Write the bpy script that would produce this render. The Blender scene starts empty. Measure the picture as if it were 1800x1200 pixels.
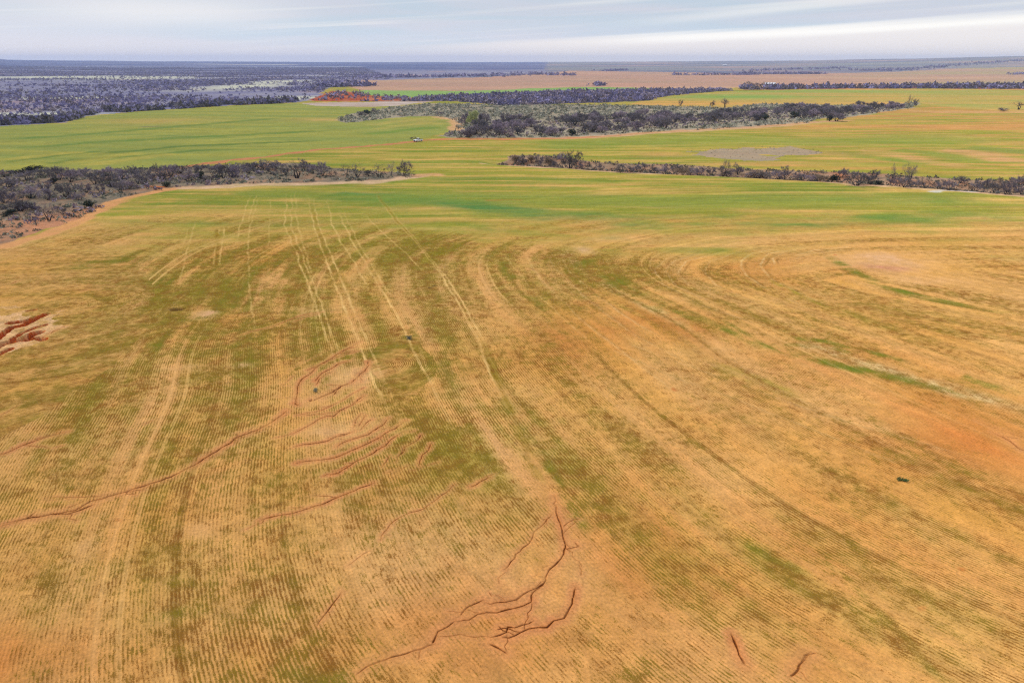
import bpy, math, random
import numpy as np
R = math.radians
scene = bpy.context.scene
col = scene.collection
rng = np.random.default_rng(7)
random.seed(7)

# ------------------------------------------------------------------ camera
CAM_H = 40.0                      # drone height above the field
FPX, CX, CY, Y_HOR = 1200.0, 900.0, 600.0, 108.0
PITCH = math.atan((CY - Y_HOR) / FPX)
cam_d = bpy.data.cameras.new('camera')
cam_d.sensor_width = 36.0
cam_d.lens = 36.0 * FPX / 1800.0
cam_d.clip_start, cam_d.clip_end = 0.5, 60000.0
cam = bpy.data.objects.new('camera', cam_d)
col.objects.link(cam)
cam.location = (0, 0, CAM_H)
cam.rotation_euler = (R(90) - PITCH, 0, 0)
scene.camera = cam

# ------------------------------------------------------------------ world: overcast sky with streaky cloud
SUN_EL, SUN_ROT = R(48), R(-75)
world = bpy.data.worlds.new('World')
scene.world = world
world.use_nodes = True
wt = world.node_tree
wt.nodes.clear()
WN = lambda t, **k: _node(wt, t, **k)

def _node(tree, t, **k):
    n = tree.nodes.new(t)
    for a, b in k.items():
        setattr(n, a, b)
    return n

def wmath(op, a, b=None, c=None, tree=None, clamp=False):
    tree = tree or wt
    n = tree.nodes.new('ShaderNodeMath')
    n.operation = op
    n.use_clamp = clamp
    for i, v in enumerate((a, b, c)):
        if v is None:
            continue
        if isinstance(v, (int, float)):
            n.inputs[i].default_value = v
        else:
            tree.links.new(v, n.inputs[i])
    return n.outputs[0]

def sstep(x, lo, hi, tree=None, a=0.0, b=1.0):
    tree = tree or wt
    n = tree.nodes.new('ShaderNodeMapRange')
    n.interpolation_type = 'SMOOTHSTEP'
    n.inputs['From Min'].default_value = lo
    n.inputs['From Max'].default_value = hi
    n.inputs['To Min'].default_value = a
    n.inputs['To Max'].default_value = b
    tree.links.new(x, n.inputs['Value'])
    return n.outputs['Result']

def mixc(fac, a, b, tree=None, mode='MIX'):
    tree = tree or wt
    n = tree.nodes.new('ShaderNodeMix')
    n.data_type = 'RGBA'
    n.blend_type = mode
    ins = [s for s in n.inputs if s.identifier in ('A_Color', 'B_Color')]
    f = [s for s in n.inputs if s.identifier == 'Factor_Float'][0]
    for s, v in ((f, fac), (ins[0], a), (ins[1], b)):
        if isinstance(v, (int, float)):
            s.default_value = v
        elif isinstance(v, (tuple, list)):
            s.default_value = tuple(v) + ((1.0,) if len(v) == 3 else ())
        else:
            tree.links.new(v, s)
    return [s for s in n.outputs if s.identifier == 'Result_Color'][0]

def lin(r, g, b, k=1.0):
    f = lambda v: (v / 255 / 12.92) if v / 255 <= 0.04045 else ((v / 255 + 0.055) / 1.055) ** 2.4
    return (f(r) * k, f(g) * k, f(b) * k)

sky = WN('ShaderNodeTexSky', sky_type='NISHITA')
sky.sun_disc = False
sky.sun_elevation = SUN_EL
sky.sun_rotation = SUN_ROT
BG = 0.1
tc = WN('ShaderNodeTexCoord')
sep = WN('ShaderNodeSeparateXYZ')
wt.links.new(tc.outputs['Generated'], sep.inputs[0])
az = wmath('ARCTAN2', sep.outputs['X'], sep.outputs['Y'])          # 0 = straight ahead
el = wmath('ARCSINE', sep.outputs['Z'])
comb = WN('ShaderNodeCombineXYZ')
wt.links.new(wmath('MULTIPLY', az, 2.2), comb.inputs[0])
wt.links.new(wmath('MULTIPLY', el, 34.0), comb.inputs[1])
nz1 = WN('ShaderNodeTexNoise'); nz1.inputs['Scale'].default_value = 1.3; nz1.inputs['Detail'].default_value = 6; nz1.inputs['Distortion'].default_value = 0.5
wt.links.new(comb.outputs[0], nz1.inputs['Vector'])
comb2 = WN('ShaderNodeCombineXYZ')
tilt = wmath('SUBTRACT', el, wmath('MULTIPLY', az, 0.055))
wt.links.new(wmath('MULTIPLY', az, 2.0), comb2.inputs[0])
wt.links.new(wmath('MULTIPLY', tilt, 110.0), comb2.inputs[1])
nz2 = WN('ShaderNodeTexNoise'); nz2.inputs['Scale'].default_value = 1.1; nz2.inputs['Detail'].default_value = 5; nz2.inputs['Distortion'].default_value = 0.3
wt.links.new(comb2.outputs[0], nz2.inputs['Vector'])
wob = wmath('MULTIPLY', wmath('SUBTRACT', nz2.outputs['Fac'], 0.5), 0.010)
K_SKY = 0.97 / BG
grey_blue = lin(194, 210, 226, K_SKY)
lavender = lin(209, 212, 226, K_SKY)
cream = lin(242, 235, 233, K_SKY)
bright = lin(246, 243, 240, K_SKY)
c = mixc(sstep(nz1.outputs['Fac'], 0.36, 0.64), grey_blue, lavender)
c = mixc(wmath('MULTIPLY', sstep(nz2.outputs['Fac'], 0.5, 0.78), 0.55), c, bright)
# pale left part of the cloud sheet
leftw = wmath('MULTIPLY', sstep(az, -0.30, -0.50), sstep(el, 0.03, 0.10, a=0.75, b=0.0))
c = mixc(wmath('MULTIPLY', leftw, 0.7), c, lin(219, 218, 228, K_SKY))
# bright patch up on the left
lp = wmath('MULTIPLY', sstep(wmath('ABSOLUTE', wmath('ADD', az, 0.43)), 0.22, 0.02),
           sstep(wmath('ABSOLUTE', wmath('ADD', wmath('SUBTRACT', el, 0.057), wob)), 0.03, 0.0))
c = mixc(wmath('MULTIPLY', lp, 0.8), c, lin(240, 239, 242, K_SKY))
# cream clearing low on the right, its upper rim brightest, then a thinner streak above
rim = wmath('ADD', wmath('ADD', 0.0245, wmath('MULTIPLY', az, 0.040)), wob)
d1 = wmath('SUBTRACT', rim, el)                                   # > 0 under the rim
on_right = sstep(az, -0.24, 0.06)
under = wmath('MULTIPLY', sstep(d1, -0.003, 0.004), on_right)
c = mixc(wmath('MULTIPLY', under, 0.9), c, cream)
rimb = wmath('MULTIPLY', sstep(wmath('ABSOLUTE', wmath('SUBTRACT', d1, 0.005)), 0.010, 0.0), sstep(az, 0.02, 0.25))
c = mixc(wmath('MULTIPLY', rimb, 0.85), c, lin(255, 253, 248, K_SKY * 1.06))
rim2 = wmath('ADD', wmath('ADD', 0.034, wmath('MULTIPLY', az, 0.080)), wmath('MULTIPLY', wob, 0.8))
d2 = wmath('ABSOLUTE', wmath('SUBTRACT', rim2, el))
rimb2 = wmath('MULTIPLY', sstep(d2, 0.009, 0.0), sstep(az, 0.08, 0.35))
c = mixc(wmath('MULTIPLY', rimb2, 0.65), c, lin(247, 245, 244, K_SKY))
# the clear sky only shows faintly through the cloud sheet
c = mixc(1.0, c, sstep(el, 0.0, 0.07, a=1.22, b=1.0), mode='MULTIPLY')
c = mixc(sstep(el, 0.035, 0.0, a=0.0, b=0.75), c, (0.92 * K_SKY, 0.86 * K_SKY, 0.84 * K_SKY))
skyc = mixc(0.88, sky.outputs[0], c)
bgn = WN('ShaderNodeBackground')
bgn.inputs['Strength'].default_value = BG
wt.links.new(skyc, bgn.inputs['Color'])
wo = WN('ShaderNodeOutputWorld')
wt.links.new(bgn.outputs[0], wo.inputs['Surface'])

# ------------------------------------------------------------------ sun behind thin cloud
sd = bpy.data.lights.new('sun', 'SUN')
sd.energy = 2.1
sd.angle = R(12)
sd.color = (1.0, 0.95, 0.87)
sun = bpy.data.objects.new('sun', sd)
col.objects.link(sun)
sun.rotation_euler = (R(90) - SUN_EL, 0, -SUN_ROT + R(180))
sun.rotation_euler = (math.pi / 2 - SUN_EL, 0, math.pi - SUN_ROT)
sun.location = (-100, 0, 200)

scene.view_settings.view_transform = 'Standard'
scene.view_settings.look = 'None'
scene.view_settings.exposure = 0.12
scene.view_settings.gamma = 1.0
scene.cycles.max_bounces = 5
scene.cycles.diffuse_bounces = 2
scene.cycles.volume_bounces = 1
scene.cycles.use_denoising = False
scene.cycles.sample_clamp_indirect = 1.0
scene.render.film_transparent = False
scene.cycles.filter_width = 1.2

# ------------------------------------------------------------------ the lie of the land: survey helpers
SP, CP = math.sin(PITCH), math.cos(PITCH)

def survey(px, py):
    """map coordinates (metres) of a point surveyed on the photograph, and its distance along the view axis"""
    x = (px - CX) / FPX
    v = (CY - py) / FPX
    dy = CP + v * SP
    dz = -SP + v * CP
    t = -CAM_H / dz
    return x * t, dy * t, t

def W(*pts):
    return np.array([survey(*p)[:2] for p in pts])

# ---- noise
def _hash(ix, iy, s):
    h = (ix.astype(np.uint32) * np.uint32(374761393) + iy.astype(np.uint32) * np.uint32(668265263) + np.uint32((s * 2246822519) & 0xffffffff))
    h = (h ^ (h >> np.uint32(13))) * np.uint32(1274126177)
    h = h ^ (h >> np.uint32(16))
    return h.astype(np.float32) * np.float32(2 * math.pi / 4294967296.0)

def noise(x, y, s=0):
    x = np.asarray(x, np.float32); y = np.asarray(y, np.float32)
    fx = np.floor(x); fy = np.floor(y)
    ix = fx.astype(np.int64); iy = fy.astype(np.int64)
    tx = x - fx; ty = y - fy
    def g(i, j):
        a = _hash(ix + i, iy + j, s)
        return np.cos(a) * (tx - i) + np.sin(a) * (ty - j)
    ux = tx * tx * tx * (tx * (tx * 6 - 15) + 10); uy = ty * ty * ty * (ty * (ty * 6 - 15) + 10)
    a = g(0, 0); b = g(1, 0); c_ = g(0, 1); d = g(1, 1)
    return 1.5 * ((a + (b - a) * ux) + ((c_ + (d - c_) * ux) - (a + (b - a) * ux)) * uy)

def fbm(x, y, s=0, o=3, gain=0.5):
    t = 0; a = 1.0; n = 0
    for i in range(o):
        t = t + a * noise(x * 2 ** i + 13.7 * i, y * 2 ** i - 7.1 * i, s + i * 17)
        n += a * a; a *= gain
    return t / math.sqrt(n)

def ss(x, a, b):
    t = np.clip((x - a) / (b - a), 0, 1)
    return t * t * (3 - 2 * t)

def lerp(a, b, t):
    return a + (b - a) * t

def inside(P, x, y):
    """point in polygon"""
    r = np.zeros(x.shape, bool)
    x0, y0 = P.min(0); x1, y1 = P.max(0)
    k = np.nonzero((x >= x0) & (x <= x1) & (y >= y0) & (y <= y1))[0]
    if len(k) == 0:
        return r
    xs, ys = x[k], y[k]
    q = np.zeros(len(k), bool)
    n = len(P)
    for i in range(n):
        ax, ay = P[i]; bx, by = P[(i + 1) % n]
        if ay == by:
            continue
        cross = ((ay > ys) != (by > ys)) & (xs < (bx - ax) * (ys - ay) / (by - ay) + ax)
        q ^= cross
    r[k] = q
    return r

def near(PL, x, y, reach):
    """distance to a polyline where nearer than reach (else reach), plus the fraction along it"""
    d = np.full(x.shape, reach, np.float32)
    f = np.zeros(x.shape, np.float32)
    n = len(PL) - 1
    for i in range(n):
        a, b = PL[i], PL[i + 1]
        k = np.nonzero((x > min(a[0], b[0]) - reach) & (x < max(a[0], b[0]) + reach) & (y > min(a[1], b[1]) - reach) & (y < max(a[1], b[1]) + reach))[0]
        if len(k) == 0:
            continue
        v = b - a
        L2 = float(v @ v) + 1e-9
        t = np.clip(((x[k] - a[0]) * v[0] + (y[k] - a[1]) * v[1]) / L2, 0, 1)
        dd = np.hypot(x[k] - a[0] - t * v[0], y[k] - a[1] - t * v[1])
        m = dd < d[k]
        kk = k[m]
        d[kk] = dd[m]; f[kk] = (i + t[m]) / n
    return d, f

def wander(PL, amp, seed, step=0.8):
    """a polyline roughened like running water cuts it"""
    r = np.random.default_rng(seed)
    out = [PL[0]]
    for a, b in zip(PL[:-1], PL[1:]):
        L = np.hypot(*(b - a))
        n = max(1, int(L / step))
        nrm = np.array([-(b - a)[1], (b - a)[0]]) / (L + 1e-6)
        for i in range(1, n + 1):
            t = i / n
            out.append(a + (b - a) * t + nrm * r.normal(0, amp) * (1 if i < n else 0.4))
    return np.array(out)

# ---- surveyed outlines (fields, brush strips, bare ground)
STRIP_A = W((-500, 316), (0, 303), (60, 300), (150, 299), (230, 297), (330, 293), (400, 291), (480, 288), (540, 288), (590, 296), (640, 300), (700, 303), (735, 307), (722, 313), (640, 318), (520, 321), (420, 323), (330, 328), (260, 336), (220, 345), (190, 355), (160, 372), (130, 390), (90, 400), (40, 415), (0, 430), (-500, 560))
STRIP_B = W((870, 287), (900, 274), (960, 273), (1000, 276), (1040, 283), (1100, 287), (1200, 291), (1300, 298), (1400, 301), (1500, 304), (1600, 310), (1700, 317), (1800, 315), (2300, 335), (2300, 390), (1800, 346), (1700, 337), (1600, 329), (1500, 324), (1400, 316), (1300, 311), (1200, 306), (1100, 302), (1000, 295), (920, 291))
STRIP_C = W((590, 210), (620, 200), (700, 187), (760, 182), (860, 184), (1060, 185), (1160, 187), (1280, 190), (1340, 183), (1400, 184), (1500, 186), (1560, 184), (1615, 180), (1602, 190), (1570, 195), (1500, 204), (1440, 209), (1420, 216), (1340, 221), (1250, 228), (1160, 231), (1080, 237), (1000, 241), (900, 243), (800, 244), (775, 240), (800, 228), (806, 216), (790, 210), (770, 205), (720, 204), (690, 207), (640, 213), (610, 216))
THICKET = W((812, 243), (815, 232), (850, 224), (880, 216), (960, 215), (1060, 207), (1180, 203), (1250, 204), (1330, 196), (1400, 190), (1480, 190), (1560, 187), (1602, 186), (1560, 196), (1490, 204), (1400, 209), (1300, 215), (1200, 225), (1100, 231), (1000, 238), (900, 242))
GREEN_FIELD = W((-600, 236), (0, 222), (110, 217), (150, 204), (250, 196), (400, 187), (520, 181), (560, 186), (640, 188), (700, 188), (610, 203), (590, 210), (610, 216), (640, 213), (690, 207), (720, 204), (770, 206), (798, 216), (788, 232), (740, 245), (560, 264), (400, 285), (330, 292), (230, 297), (0, 303), (-600, 317))
BELT_D = W((700, 178), (780, 170), (900, 166), (1000, 162), (1100, 160), (1200, 158), (1290, 159), (1230, 163), (1180, 168), (1155, 172), (1140, 177), (1060, 181), (960, 184), (880, 186), (850, 182), (800, 178))
BELT_E = W((1295, 156), (1400, 153), (1500, 153), (1650, 151), (1800, 150), (2500, 150), (2500, 160), (1800, 157), (1650, 156), (1500, 156), (1320, 158.5))
PLAIN = W((-1500, 300), (0, 222), (110, 216), (150, 203), (250, 195), (400, 186), (520, 180), (550, 176), (565, 165), (580, 152), (600, 146), (640, 141.5), (850, 135), (960, 129), (960, 111.9), (-4000, 111.9))
TAN_FIELD = W((600, 150), (640, 142), (850, 136), (960, 130), (1000, 125), (1300, 129), (1400, 131), (1580, 127), (1700, 124), (3200, 124), (3200, 152), (1800, 151), (1400, 154), (1330, 153), (1250, 157), (1000, 153), (900, 160), (640, 160))
GREEN_BAND = W((600, 163), (640, 159), (800, 160.5), (990, 154), (1060, 153), (1160, 156), (1100, 159), (1000, 162), (850, 167), (720, 171), (640, 170))
RED_BLUFF = W((545, 177), (560, 168), (585, 160), (620, 162), (650, 168), (710, 171), (760, 174), (690, 178), (600, 179))
BARE_BANK = W((525, 182), (560, 187), (640, 189), (690, 187), (770, 178), (720, 176), (640, 180), (570, 180))
GREY_PATCH = W((1192, 265), (1215, 263.5), (1240, 260.5), (1290, 260.5), (1330, 258.5), (1400, 259), (1425, 262), (1448, 266), (1440, 271), (1400, 274), (1370, 279), (1330, 281), (1285, 278), (1262, 279), (1245, 272), (1215, 268))
ROAD = W((330, 293), (400, 283), (480, 275), (560, 264), (640, 257), (690, 252), (735, 247.5), (800, 245.5), (900, 244.5), (1000, 242), (1080, 238), (1200, 230.5), (1300, 224), (1400, 218.5), (1500, 211))
GULLY_B = W((880, 284), (960, 287), (1050, 293), (1180, 300), (1300, 306), (1420, 312), (1540, 318), (1660, 327), (1800, 335), (2300, 365))

# ---- erosion rills: outline, width in metres, strength
RILLS = [
    ([(0, 924), (45, 910), (90, 903), (130, 897), (160, 880), (200, 868), (250, 855), (300, 838), (345, 816), (400, 782), (450, 756), (480, 740), (505, 722)], 0.55, 1.0),
    ([(90, 903), (120, 901), (140, 894), (165, 886)], 0.35, 1.0), ([(118, 892), (135, 886), (150, 880)], 0.25, 0.9),
    ([(82, 876), (100, 873), (128, 872), (150, 873), (180, 870)], 0.25, 0.8), ([(80, 880), (110, 877), (125, 872)], 0.2, 0.7),
    ([(0, 801), (20, 792), (40, 783), (62, 776), (85, 767), (105, 761), (120, 759)], 0.35, 1.0), ([(64, 772), (70, 770), (80, 768)], 0.3, 0.8), ([(95, 787), (112, 783)], 0.2, 0.8), ([(70, 783), (85, 790)], 0.2, 0.6),
    # rim of the washed-out hollow
    ([(520, 709), (523, 690), (530, 666), (545, 655), (570, 636), (600, 618), (622, 607), (632, 601)], 0.32, 1.0),
    ([(540, 650), (562, 641), (585, 630), (610, 622), (630, 617)], 0.26, 0.9),
    ([(553, 669), (565, 655), (580, 648), (600, 636), (612, 633)], 0.3, 1.0),
    ([(556, 676), (560, 665), (575, 656), (585, 652)], 0.22, 0.8),
    ([(646, 634), (646, 642), (640, 651), (632, 657), (629, 664), (616, 672)], 0.4, 1.2),
    ([(616, 672), (600, 678), (585, 688), (570, 695), (550, 703), (540, 705)], 0.75, 0.75), ([(548, 700), (545, 705), (541, 703)], 0.6, 0.9),
    ([(518, 708), (522, 711), (525, 711)], 0.5, 1.1),
    ([(500, 657), (515, 646), (530, 637), (545, 631), (565, 621), (573, 616)], 0.2, 0.6), ([(502, 672), (515, 660)], 0.2, 0.6),
    # threads below the hollow
    ([(640, 680), (620, 691), (600, 703), (585, 712), (565, 721), (553, 724), (540, 726), (520, 730)], 0.2, 0.9),
    ([(640, 700), (620, 712), (600, 719), (585, 725), (560, 728), (530, 730)], 0.2, 0.8),
    ([(640, 694), (620, 710), (597, 722), (585, 732), (576, 731), (558, 737), (545, 746), (530, 754), (515, 762)], 0.26, 1.0), ([(515, 762), (495, 769), (480, 770)], 0.2, 0.6),
    ([(635, 727), (626, 740), (622, 752)], 0.2, 0.9), ([(642, 730), (636, 740), (632, 750)], 0.22, 1.0), ([(654, 737), (647, 743), (640, 752), (633, 757)], 0.25, 0.8),
    ([(683, 735), (672, 748), (660, 755), (645, 763), (625, 770), (605, 778), (592, 785)], 0.3, 1.0),
    ([(625, 757), (610, 764), (592, 768), (575, 775), (555, 779), (535, 782), (515, 785)], 0.26, 1.0),
    ([(713, 740), (703, 747), (697, 754), (682, 760), (665, 770), (650, 777), (635, 785), (610, 795), (590, 803), (572, 807), (550, 809), (520, 813)], 0.32, 1.15),
    ([(728, 757), (710, 759), (697, 768), (685, 775), (678, 784), (662, 791), (650, 800), (640, 805), (628, 810), (610, 822), (595, 830), (580, 834)], 0.36, 1.15),
    ([(740, 764), (735, 773), (722, 780), (713, 786), (711, 793), (704, 799), (695, 803)], 0.26, 1.0), ([(712, 784), (702, 800), (695, 812)], 0.22, 0.9),
    ([(757, 780), (752, 792), (742, 800), (740, 810), (738, 818)], 0.28, 1.1), ([(685, 800), (680, 812), (672, 820)], 0.22, 0.8), ([(705, 820), (690, 826), (676, 831)], 0.2, 0.8),
    ([(772, 812), (750, 818), (735, 824), (720, 826)], 0.2, 0.7), ([(715, 818), (704, 826), (695, 832)], 0.22, 0.7),
    ([(658, 848), (640, 855), (625, 862), (605, 869), (585, 877), (565, 886), (545, 893), (520, 900), (495, 905), (470, 911), (455, 914)], 0.36, 0.95),
    ([(480, 899), (450, 914)], 0.2, 0.3),
    ([(860, 838), (845, 847), (838, 853), (828, 855)], 0.3, 0.9), ([(870, 832), (850, 840), (840, 848)], 0.2, 0.6),
    ([(780, 868), (765, 880), (745, 891), (720, 900), (700, 910), (685, 922), (672, 940), (668, 948)], 0.2, 0.7), ([(800, 850), (785, 865), (775, 872)], 0.22, 0.6),
    ([(655, 965), (640, 973), (620, 985), (612, 993)], 0.2, 0.5), ([(600, 1040), (590, 1055), (575, 1075), (562, 1092), (556, 1100)], 0.26, 0.7),
    # the forked wash in the foreground
    ([(970, 903), (960, 918), (950, 925), (942, 935), (935, 948), (925, 958), (915, 968), (905, 980), (893, 993), (888, 1000)], 0.26, 0.8),
    ([(888, 1005), (876, 1015), (878, 1025)], 0.2, 0.5),
    ([(975, 870), (980, 900), (985, 925), (990, 945), (995, 960), (992, 972), (985, 980), (975, 990), (966, 1000), (955, 1025), (945, 1035), (920, 1042), (905, 1050), (890, 1057), (870, 1060), (862, 1062), (850, 1057)], 0.32, 1.0),
    ([(955, 1028), (945, 1033), (935, 1045), (930, 1055), (920, 1062), (905, 1067), (890, 1072), (875, 1078), (855, 1079), (840, 1080), (825, 1088), (805, 1093)], 0.4, 1.15),
    ([(1010, 952), (1015, 960), (1005, 962), (995, 965)], 0.25, 0.8), ([(1017, 990), (1022, 1000), (1020, 1010)], 0.25, 0.6),
    ([(1012, 1030), (1012, 1045), (1008, 1060), (1000, 1075), (990, 1084), (975, 1092), (960, 1100), (945, 1101), (930, 1104), (915, 1109), (908, 1117), (895, 1119), (885, 1117)], 0.42, 1.1),
    ([(938, 1090), (920, 1098), (905, 1102), (893, 1102), (890, 1110), (880, 1115), (862, 1119)], 0.3, 0.95),
    ([(850, 1053), (835, 1058), (820, 1066), (812, 1075), (808, 1080)], 0.35, 0.8), ([(860, 1118), (835, 1118), (810, 1114), (785, 1117), (775, 1120)], 0.22, 0.6),
    ([(800, 1090), (785, 1100), (772, 1110), (765, 1122), (760, 1130)], 0.5, 0.75), ([(765, 1130), (740, 1140), (715, 1147), (690, 1155), (665, 1165), (645, 1171), (625, 1185)], 0.45, 0.65),
    ([(860, 1130), (875, 1138), (892, 1146)], 0.35, 0.7), ([(950, 998), (965, 995)], 0.2, 0.6), ([(938, 1012), (950, 1006)], 0.2, 0.6), ([(990, 938), (1000, 925), (1015, 915)], 0.2, 0.5), ([(990, 925), (1003, 918), (1020, 912)], 0.22, 0.6),
    ([(1285, 1113), (1292, 1130), (1300, 1150), (1310, 1168)], 0.45, 1.2),
    ([(1425, 1145), (1410, 1162), (1400, 1175), (1388, 1188)], 0.6, 0.6), ([(1435, 1147), (1420, 1147), (1410, 1150)], 0.25, 0.5),
    # upper left field
    ([(565, 549), (545, 551), (525, 556), (505, 564), (485, 572), (465, 577), (445, 582), (425, 589)], 0.3, 0.8), ([(560, 553), (540, 557), (515, 566)], 0.24, 0.7),
    ([(655, 550), (640, 554), (625, 557), (610, 559)], 0.3, 0.6), ([(600, 549), (580, 549)], 0.2, 0.5),
    ([(0, 729), (15, 723), (32, 712)], 0.3, 0.7), ([(72, 592), (85, 585), (100, 579), (115, 572)], 0.35, 0.8), ([(0, 500), (20, 498), (28, 494)], 0.4, 0.7), ([(135, 515), (150, 509), (175, 508)], 0.35, 0.6),
    ([(0, 462), (20, 455), (60, 440)], 0.3, 0.4), ([(255, 745), (268, 739)], 0.2, 0.7),
    ([(1745, 760), (1775, 775), (1800, 795), (1830, 812)], 0.4, 0.55), ([(1720, 740), (1750, 752), (1800, 770)], 0.4, 0.4),
]
PITS = [((765, 502), 0.55), ((758, 505), 0.6), ((310, 542), 1.1), ((316, 541), 0.9), ((1588, 842), 0.3), ((1033, 1003), 0.2), ((938, 1087), 0.2)]
# the gully head at the left edge of the field: (outline, width, depth)
GULLIES = [([(-120, 680), (-30, 622), (0, 603), (15, 600), (28, 597), (45, 590), (62, 583)], 1.5, 1.1),
           ([(28, 597), (50, 595), (66, 592), (74, 596)], 1.0, 0.7), ([(-60, 625), (0, 585), (20, 574), (40, 569), (62, 560), (80, 551)], 1.0, 0.7),
           ([(18, 566), (30, 566), (45, 563), (62, 557)], 1.1, 0.9), ([(20, 595), (40, 583), (60, 574), (80, 570)], 0.7, 0.4), ([(-40, 640), (0, 620), (20, 613)], 0.9, 0.5), ([(48, 546), (60, 545)], 0.6, 0.4)]
rill_lines = []
rb = np.random.default_rng(77)
for i, (p, w, s) in enumerate(RILLS):
    PL = wander(wander(W(*p), 0.16 + 0.15 * w, 100 + i, 1.6), 0.05, 500 + i, 0.45)
    rill_lines.append((PL, w, s))
    L_ = np.hypot(*np.diff(PL, axis=0).T).sum()
    for _ in range(int(L_ / 3.2)):
        k_ = rb.integers(1, max(2, len(PL) - 2)); q_ = PL[k_]
        t_ = PL[min(k_ + 2, len(PL) - 1)] - PL[max(k_ - 2, 0)]
        a_ = math.atan2(t_[1], t_[0]) + rb.choice([-1, 1]) * rb.uniform(.3, 1.2)
        l_ = rb.uniform(.5, 2.4) * (1.3 if w > .3 else .8)
        rill_lines.append((wander(np.array([q_, q_ + l_ * np.array([math.cos(a_), math.sin(a_)])]), .10, int(rb.integers(1e6)), .4), w * rb.uniform(.35, .6), s * rb.uniform(.45, .9)))
gully_lines = [(wander(wander(W(*p), 0.5, 400 + i, 2.5), .15, 450 + i, .6), w * .75, s) for i, (p, w, s) in enumerate(GULLIES)]
GULLY_BANK = W((-300, 560), (0, 538), (40, 544), (75, 550), (95, 560), (100, 575), (85, 590), (60, 602), (20, 612), (0, 620), (-300, 700))
DRAW_B = GULLY_B

SKYLINE = np.array([(-2.2, 40), (-0.65, 62), (-0.62, 82), (-0.60, 57), (-0.45, 42), (-0.25, 30), (0.0, 27), (0.12, 34), (0.25, 44), (0.38, 52), (0.5, 72), (0.57, 92), (0.65, 104), (0.8, 110), (2.2, 60)])

def land(x, y):
    """height of the ground"""
    x = np.asarray(x, np.float32); y = np.asarray(y, np.float32)
    r = np.hypot(x, y)
    z = 0.10 * fbm(x / 30, y / 30, 3, 2) * ss(r, 20, 60)
    z = z + 0.35 * fbm(x / 160, y / 160, 5, 2) * ss(r, 60, 300)
    far = ss(r, 2500, 9500)
    a = np.arctan2(x, y)
    hh = np.interp(a, SKYLINE[:, 0], SKYLINE[:, 1]).astype(np.float32)
    z = z + far * hh * (0.9 + 0.10 * fbm(x / 1500, y / 1500, 9, 3))
    z = z + ss(r, 1800, 3500) * 3.0 * fbm(x / 900, y / 900, 11, 2)
    d, _ = near(DRAW_B, x, y, 16.0)
    z = z - 1.3 * (1 - ss(d, 1.5, 11.0))
    return z

# ------------------------------------------------------------------ helpers for objects
def mesh_from(name, V, F, mat=None, smooth=False):
    me = bpy.data.meshes.new(name)
    V = np.asarray(V, np.float32); F = np.asarray(F, np.int32)
    me.vertices.add(len(V)); me.vertices.foreach_set('co', V.ravel())
    k = F.shape[1]
    me.loops.add(F.size); me.loops.foreach_set('vertex_index', F.ravel())
    me.polygons.add(len(F))
    me.polygons.foreach_set('loop_start', np.arange(0, F.size, k, dtype=np.int32))
    me.polygons.foreach_set('loop_total', np.full(len(F), k, np.int32))
    if smooth:
        me.polygons.foreach_set('use_smooth', np.ones(len(F), bool))
    me.update(calc_edges=True)
    if mat:
        me.materials.append(mat)
    return me

def put(name, me, parent=None, loc=(0, 0, 0)):
    o = bpy.data.objects.new(name, me)
    col.objects.link(o)
    o.location = loc
    if parent:
        o.parent = parent
    return o

def tag(o, label=None, cat=None, group=None, kind=None):
    if label: o['label'] = label
    if cat: o['category'] = cat
    if group: o['group'] = group
    if kind: o['kind'] = kind
    return o

def simple_mat(name, c, rough=1.0, var=0.0, scale=1.0, c2=None, per_object=0.0, spec=0.0):
    m = bpy.data.materials.new(name)
    m.use_nodes = True
    t = m.node_tree
    b = t.nodes['Principled BSDF']
    b.inputs['Roughness'].default_value = rough
    b.inputs['Specular IOR Level'].default_value = spec
    geo = t.nodes.new('ShaderNodeNewGeometry')
    n = t.nodes.new('ShaderNodeTexNoise')
    n.inputs['Scale'].default_value = scale
    n.inputs['Detail'].default_value = 3
    t.links.new(geo.outputs['Position'], n.inputs['Vector'])
    c2 = c2 or tuple(min(1, v * (1 + var)) for v in c)
    out = mixc(sstep(n.outputs['Fac'], 0.35, 0.65, t), c, c2, t)
    if per_object:
        oi = t.nodes.new('ShaderNodeObjectInfo')
        h = t.nodes.new('ShaderNodeHueSaturation')
        t.links.new(out, h.inputs['Color'])
        t.links.new(sstep(oi.outputs['Random'], 0, 1, t, 1 - per_object, 1 + per_object), h.inputs['Value'])
        t.links.new(sstep(oi.outputs['Random'], 0.1, 0.9, t, 0.7, 1.25), h.inputs['Saturation'])
        out = h.outputs[0]
    t.links.new(out, b.inputs['Base Color'])
    return m

# ------------------------------------------------------------------ the ground: one sheet from under the drone to the horizon
KAL = 1.12                                     # seen colour / this = surface colour under this sky
def A(r, g, b):
    return np.array(lin(r, g, b), np.float32) / KAL

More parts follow.
